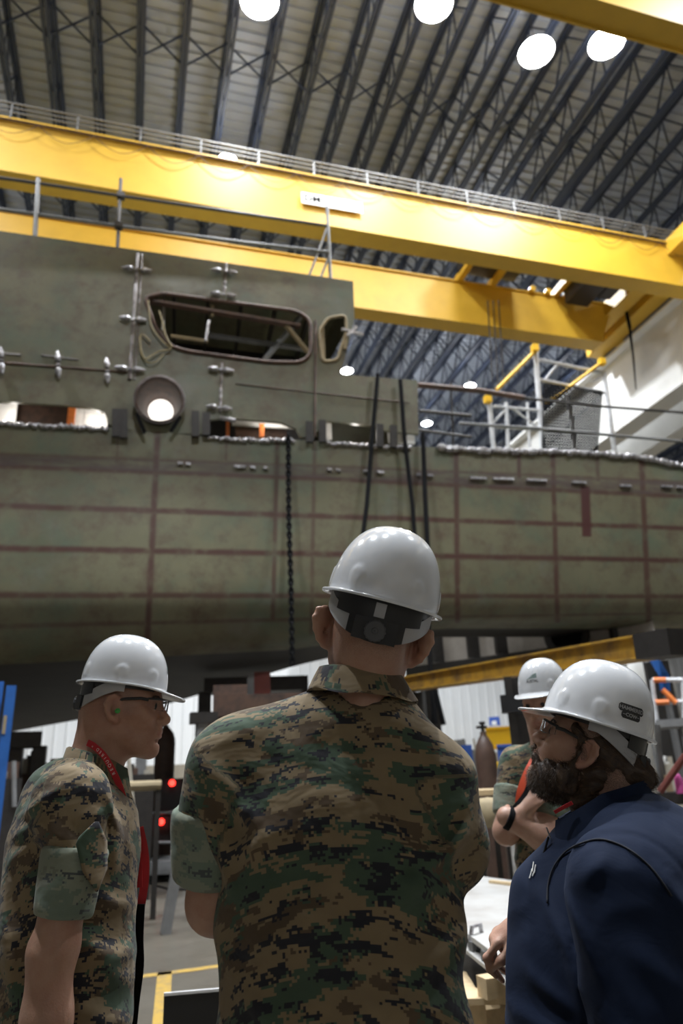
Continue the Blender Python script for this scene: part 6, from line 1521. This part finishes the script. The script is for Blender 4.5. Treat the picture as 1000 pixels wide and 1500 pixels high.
    tow = Q.L(945, 1140, 0)-ph; tow /= np.linalg.norm(tow, axis=1)[:, None]; tang = tow-nh*(tow*nh).sum(1)[:, None]
    strands('hair_lock', ph, tang+nh*.03, .030, .0006, M['beard_fair'], ho, 6, .10, .15)
    # jacket
    v = Vol()
    v.group([(ell((.055, 0, 1.11), (.205, .215, .22)), .02), (ell((-.045, 0, 1.04), (.208, .19, .20)), .06), (ell((-.045, 0, .88), (.228, .20, .28)), .06), (ell((.10, 0, 1.18), (.13, .19, .14)), .05)], .03, name='torso')
    v.group([(cap((.035, -.175, 1.225), (.035, .175, 1.225), .078, .078), .02), (cap((.03, -.05, 1.275), (.035, -.17, 1.235), .085, .078), .03), (cap((.03, .05, 1.275), (.035, .17, 1.235), .085, .078), .03), (cap((.04, 0, 1.275), (.0, 0, 1.25), .09, .09), .04), (cap((-.065, 0, 1.262), (-.152, 0, 1.16), .062, .085), .05)], .045, name='yoke')
    v.group([(cap((.004, -.205, 1.205), (.0, -.255, .93), .102, .086), .03), (cap((.0, -.255, .93), (-.12, -.215, .80), .072, .055), .04)], .022, name='sleeve')
    v.group([(cap((.010, .205, 1.205), (.012, .255, .95), .096, .072), .03), (cap((.012, .255, .95), wr+np.array([.045, .05, .0]), .070, .042), .05)], .022, name='sleeve')
    segs = [(-.10, 1.20, -.06, 1.08, .009, .012), (-.07, 1.22, -.02, 1.27, .006, .014), (-.12, 1.13, -.10, .98, .007, .012), (.06, 1.24, .13, 1.12, .008, .014), (-.06, 1.02, .05, .97, .010, .016), (-.08, .98, .03, .93, .008, .014), (-.20, 1.05, -.12, 1.00, .007, .016), (-.24, .98, -.14, .96, .007, .018), (0, 1.13, .09, 1.05, .006, .018), (.10, 1.20, .16, 1.02, .008, .016), (-.155, 1.18, -.12, 1.10, .006, .012)]
    v.post.append(lambda P, D: D-ridges(P, segs, (P[:, 1] < .0))-folds(P, .0035, (6, 6, 9), 21)-.005*vnoise(P, (4, 4, 4), 6))
    # sleeve-head seam groove
    sc_ = np.array([.010, 1.150]); 
    v.post.append(lambda P, D: D+.0030*np.exp(-((np.hypot((P[:, 0]-.005)/1.0, (P[:, 2]-1.165)/1.15)-.118)/.0032)**2)*((P[:, 1] < -.05) & (P[:, 2] > 1.10)))
    v.post.append(lambda P, D: smax(D, -(P[:, 2]-.72), .004))
    v.post.append(lambda P, D: smax(D, .070-np.hypot(P[:, 0]-.0+.3*(1.34-P[:, 2]), P[:, 1])-2*np.maximum(0, 1.285-P[:, 2]), .006))
    g = (steps(-.30, .006, .16, .010, .30), steps(-.36, .006, .02, .011, .36), steps(.70, .010, .88, .006, 1.40))
    jk = vol_mesh('jacket', v, g, M['navy'], e)
    # collar: standing navy collar, open at the front with a zip end
    V = []; Fc = []; n = 60; prof = [(.088, 1.268), (.088, 1.318), (.090, 1.338), (.096, 1.340), (.100, 1.322), (.104, 1.27), (.108, 1.25)]
    for j, (r_, z) in enumerate(prof):
        for k_ in range(n+1):
            t = R(26)+R(308)*k_/n; xx = -math.cos(t); y = math.sin(t); front = max(0, -xx)
            V.append((-.012+xx*(r_+.020*front), y*r_, z+.045*(xx+1)/2-.035*front))
    Fc = [(j*(n+1)+k_, j*(n+1)+k_+1, (j+1)*(n+1)+k_+1, (j+1)*(n+1)+k_) for j in range(len(prof)-1) for k_ in range(n)]
    mesh_obj('collar', V, Fc, M['navy'], e, absolute=False, smooth=60)
    b = MB(); p = Q.L(800, 1212, -.04); p2 = Q.L(806, 1228, -.045)
    b.bar(p, p2, .003, .002); mesh_obj('zip_end', b.V, b.F, M['foil'], jk, absolute=False)
    pts_ = [Q.L(x, y, d_) for x, y, d_ in ((803, 1226, -.05), (797, 1248, -.05), (790, 1262, -.045))]; b = MB(); b.tube(pts_, .0025, 6); mesh_obj('draw_cord', b.V, b.F, M['black'], jk, absolute=False)
    strip_mesh('red_lanyard', smoothpath([Q.L(812, 1190, -.075), Q.L(826, 1182, -.083), Q.L(838, 1176, -.090)], 5), [(0, -.3, 1)]*11, .007, M['red_cloth'], e, .002)
    # small white embroidered mark on the chest
    def chest(px, py):
        # nearest point of the jacket in front of this direction
        best = None
        for d_ in np.linspace(-.42, .1, 200):
            q = Q.L(px, py, d_)
            if v(np.array([q]))[0] < 0: return q-np.array([.002, .004, 0])
        return Q.L(px, py, -.05)
    arc = smoothpath([np.array(q, float) for q in ((803, 1322), (804, 1296), (812, 1270), (830, 1247), (855, 1234), (880, 1229), (905, 1235), (932, 1250), (960, 1276), (985, 1312))], 4)
    b = MB(); b.tube([chest(*q) for q in arc], .0020, 6); mesh_obj('sleeve_seam', b.V, b.F, M['navy_dark'], jk, absolute=False, smooth=True); b = MB()
    for (a, c2) in (((783, 1262), (781, 1276)), ((786, 1266), (784, 1278)), ((781, 1272), (777, 1286)), ((785, 1274), (781, 1283))):
        p, q = chest(*a), chest(*c2); b.tube([p, q], .0013, 5)
    mesh_obj('embroidered_mark', b.V, b.F, M['white_text'], jk, absolute=False)
    glasses(Q, hc, HR, hs, None, M['black_plastic'])
    trousers(e, -.02, 0, M['trouser'], (0, 1), .10, z0=.9); boots(Q, .0, 0, .11, R(180), e, M['boot'])
    pose = (np.array([.004, 0, 1.506]), rz(R(2)) @ ry(R(21)) @ rz(R(180)), .95)
    h = hard_hat(e, *pose); decal_logo(h, pose)
    # black sticker low on the left rear side of the shell
    th = R(121); z = .036; tl = R(0)
    for (cx, cz, w, hh) in ((0, .0072, .062, .0175), (0, -.0075, .046, .0165)):
        Vg, Fg = grid_fill(cx, cz, w, hh, .004); wrap_decal(h, pose, Vg, Fg, th, z, M['sticker_black'], tl, 'sticker', .0008)
    decal_text(h, pose, 'HAMMERED', th, z+.0068, .0112, M['sticker_grey'], tl, 'sticker_lettering', .0014, bold=.00035)
    decal_text(h, pose, 'COW', th, z-.0070, .0105, M['sticker_grey'], tl, 'sticker_lettering', .0014, bold=.00035)
    for s_ in (-1, 1):
        Vg = np.array([(s_*.0125, -.0085), (s_*.0205, -.0085), (s_*.0205, -.0072), (s_*.0125, -.0072)]); wrap_decal(h, pose, Vg+np.array([0, .001]), [(0, 1, 2, 3)], th, z, M['sticker_grey'], tl, 'sticker_bar', .0014)
    return Q
M['navy_dark'] = simple('dark_navy_thread', (.004, .006, .014), .8)
Q3 = right_man()
# ================================================================== 4. far man with crossed arms, mostly hidden
def far_man():
    Q = Person(790, 1060, 3.3, 'person with crossed arms behind the bearded one, camouflage shirt, orange strap, white hard hat'); e = Q.e; L = Q.L
    face = R(247)      # looks left and towards us
    hs = 1.05; hc = np.array([.028, .0, 1.655]); HR = rz(face); HRt = HR @ ry(R(6))
    f2 = np.array([math.cos(face), math.sin(face), 0]); l2 = np.array([-math.sin(face), math.cos(face), 0])
    v = Vol(); v.group(head_prims(jaw=1.1), .012, hc, HRt, hs, 'head')
    for s_ in (-1, 1): v.group(ear_prims(s_, .4), .006, hc, HRt, hs, 'ear')
    v.group([(cap((.01, 0, 1.64), (.015, 0, 1.47), .058, .064), .02)], .03, name='neck')
    v.group([(ell((.01, .03, 1.25), (.16, .12, .26)), .02), (ell((.01, .03, 1.02), (.15, .12, .2)), .05)], .03)
    shA, elA, wrA = L(757, 1120, .02), L(741, 1218, -.06), L(766, 1190, -.17)
    shB, elB, wrB = L(830, 1118, -.02), L(800, 1224, -.14), L(741, 1196, -.17)
    v.group([(cap(shA, elA, .055, .050), .02), (cap(elA, wrA, .048, .034), .03)], .02, name='arm'); v.group([(cap(shB, elB, .060, .060), .02), (cap(elB, wrB, .064, .038), .04)], .02, name='arm')
    d = L(784, 1166, -.19)-L(762, 1192, -.17); yaw = math.atan2(d[1], d[0]); pt = math.atan2(d[2], math.hypot(d[0], d[1]))
    hand_groups(v, wrA, rz(yaw) @ ry(-pt) @ rx(R(70)), [.30, .35, .40, .45], 1, 1.0, spread=.08)
    d = L(772, 1172, .10)-wrB; yaw = math.atan2(d[1], d[0]); pt = math.atan2(d[2], math.hypot(d[0], d[1]))
    hand_groups(v, wrB, rz(yaw) @ ry(-pt) @ rx(R(60)), [.5, .5, .5, .5], -1, .95, spread=.03)
    legs(v, .01, .03)
    g = (steps(-.32, .0055, .20, .010, .26), steps(-.36, .0055, .12, .010, .22), steps(.06, .016, 1.08, .0055, 1.80))
    vol_mesh('body', v, g, M['skin2'], e, attrs=head_attrs(hc, HRt, hs)); eyes(Q, hc, HRt, hs)
    v = Vol()
    v.group([(ell((.01, .03, 1.28), (.19, .145, .20)), .02), (ell((.01, .03, 1.08), (.18, .14, .24)), .05), (ell((.01, .03, .93), (.175, .14, .18)), .05)], .03)
    v.group([(cap(shA+np.array([.03, 0, .0]), shB-np.array([.03, 0, 0]), .07, .07), .02), (cap((.01, .01, 1.48), (.01, .02, 1.40), .08, .09), .03)], .04)
    cA = shA*.66+elA*.34; cB = shB*.66+elB*.34
    v.group([(cap(shA, cA, .075, .066), .02)], .02); v.group([(cap(shB, cB, .078, .070), .02)], .02)
    v.post.append(lambda P, D: D-folds(P, .006, (7, 7, 9), 31)); v.post.append(lambda P, D: smax(D, -(P[:, 2]-.80), .004))
    v.post.append(lambda P, D: smax(D, .066-np.hypot(P[:, 0]-.01, P[:, 1])-2*np.maximum(0, 1.46-P[:, 2]), .006))
    g = (np.arange(-.32, .28, .0085), np.arange(-.24, .24, .0085), np.arange(.78, 1.58, .0085))
    vol_mesh('shirt', v, g, M['camo'], e, uvf=lambda W, I, v_: np.stack([np.arctan2(W[:, 0], -(W[:, 1]-.1))*.2+11, W[:, 2]+W[:, 1]*.5], 1))
    for (a, b_, r0, r1) in ((cA+(elA-cA)*.05, cA+(elA-cA)*.68, .080, .068), (cB+(elB-cB)*.10, cB+(elB-cB)*.70, .090, .080)):
        vv = Vol(); vv.group([(cyl(a, b_, r0, r1, .008), .01)], .01); c = (a+b_)/2
        vol_mesh('rolled_cuff', vv, tuple(np.arange(c[i]-.13, c[i]+.13, .008) for i in range(3)), M['camo_pale'], e, uvf=lambda W, I, v_: uv_cyl(W, a, b_, (0, -1, 0), .07)+3.1)
    # watch
    d = nrm(elB-wrB); b = MB(); cpt = wrB+d*.015; b.lathe([(.036, -.013), (.0465, -.010), (.0465, .010), (.036, .013)], cpt, tuple(d), 24); mesh_obj('wrist_watch', b.V, b.F, M['black'], e, absolute=False, smooth=40)
    # orange strap with a dark sling
    strip_mesh('orange_lanyard', smoothpath([L(786, 1112, -.13), L(776, 1132, -.155), L(766, 1160, -.165), L(762, 1190, -.165)], 5), [(1, -.2, 0)]*16, .050, simple('orange_red_ribbon', (.75, .09, .03), .6), e, .003)
    strip_mesh('dark_sling', smoothpath([L(790, 1104, -.14), L(781, 1128, -.168), L(772, 1160, -.175), L(754, 1185, -.18), L(744, 1204, -.16)], 5), [(1, -.2, .3)]*21, .026, M['black'], e, .003)
    trousers(e, .01, .03, M['camo']); boots(Q, .01, .03, .1, R(250), e, M['boot'])
    pose = (np.array([.036, .0, 1.728]), HR @ ry(R(6)), .97)
    h = hard_hat(e, *pose); decal_logo(h, pose, 1.35, R(2), .052)
    return Q
Q4 = far_man()
# ================================================================== camera, world, view
cam = bpy.data.cameras.new('camera'); co = bpy.data.objects.new('camera', cam); COL.objects.link(co)
cam.sensor_fit = 'VERTICAL'; cam.sensor_height = 36.0; cam.lens = F/1500*36.0
co.matrix_world = Matrix(((RT[0], UP[0], -FW[0], CAM[0]), (RT[1], UP[1], -FW[1], CAM[1]), (RT[2], UP[2], -FW[2], CAM[2]), (0, 0, 0, 1)))
cam.clip_start = .05; cam.clip_end = 300
cam.dof.use_dof = True; cam.dof.focus_distance = 1.55; cam.dof.aperture_fstop = 3.2
S.camera = co
w = bpy.data.worlds.new('hall_air'); S.world = w; w.use_nodes = True
bg = w.node_tree.nodes['Background']; bg.inputs[0].default_value = (.55, .62, .75, 1); bg.inputs[1].default_value = .25
S.view_settings.view_transform = 'Standard'; S.view_settings.look = 'None'; S.view_settings.gamma = 1; S.view_settings.use_curve_mapping = False
S.view_settings.exposure = 0.16
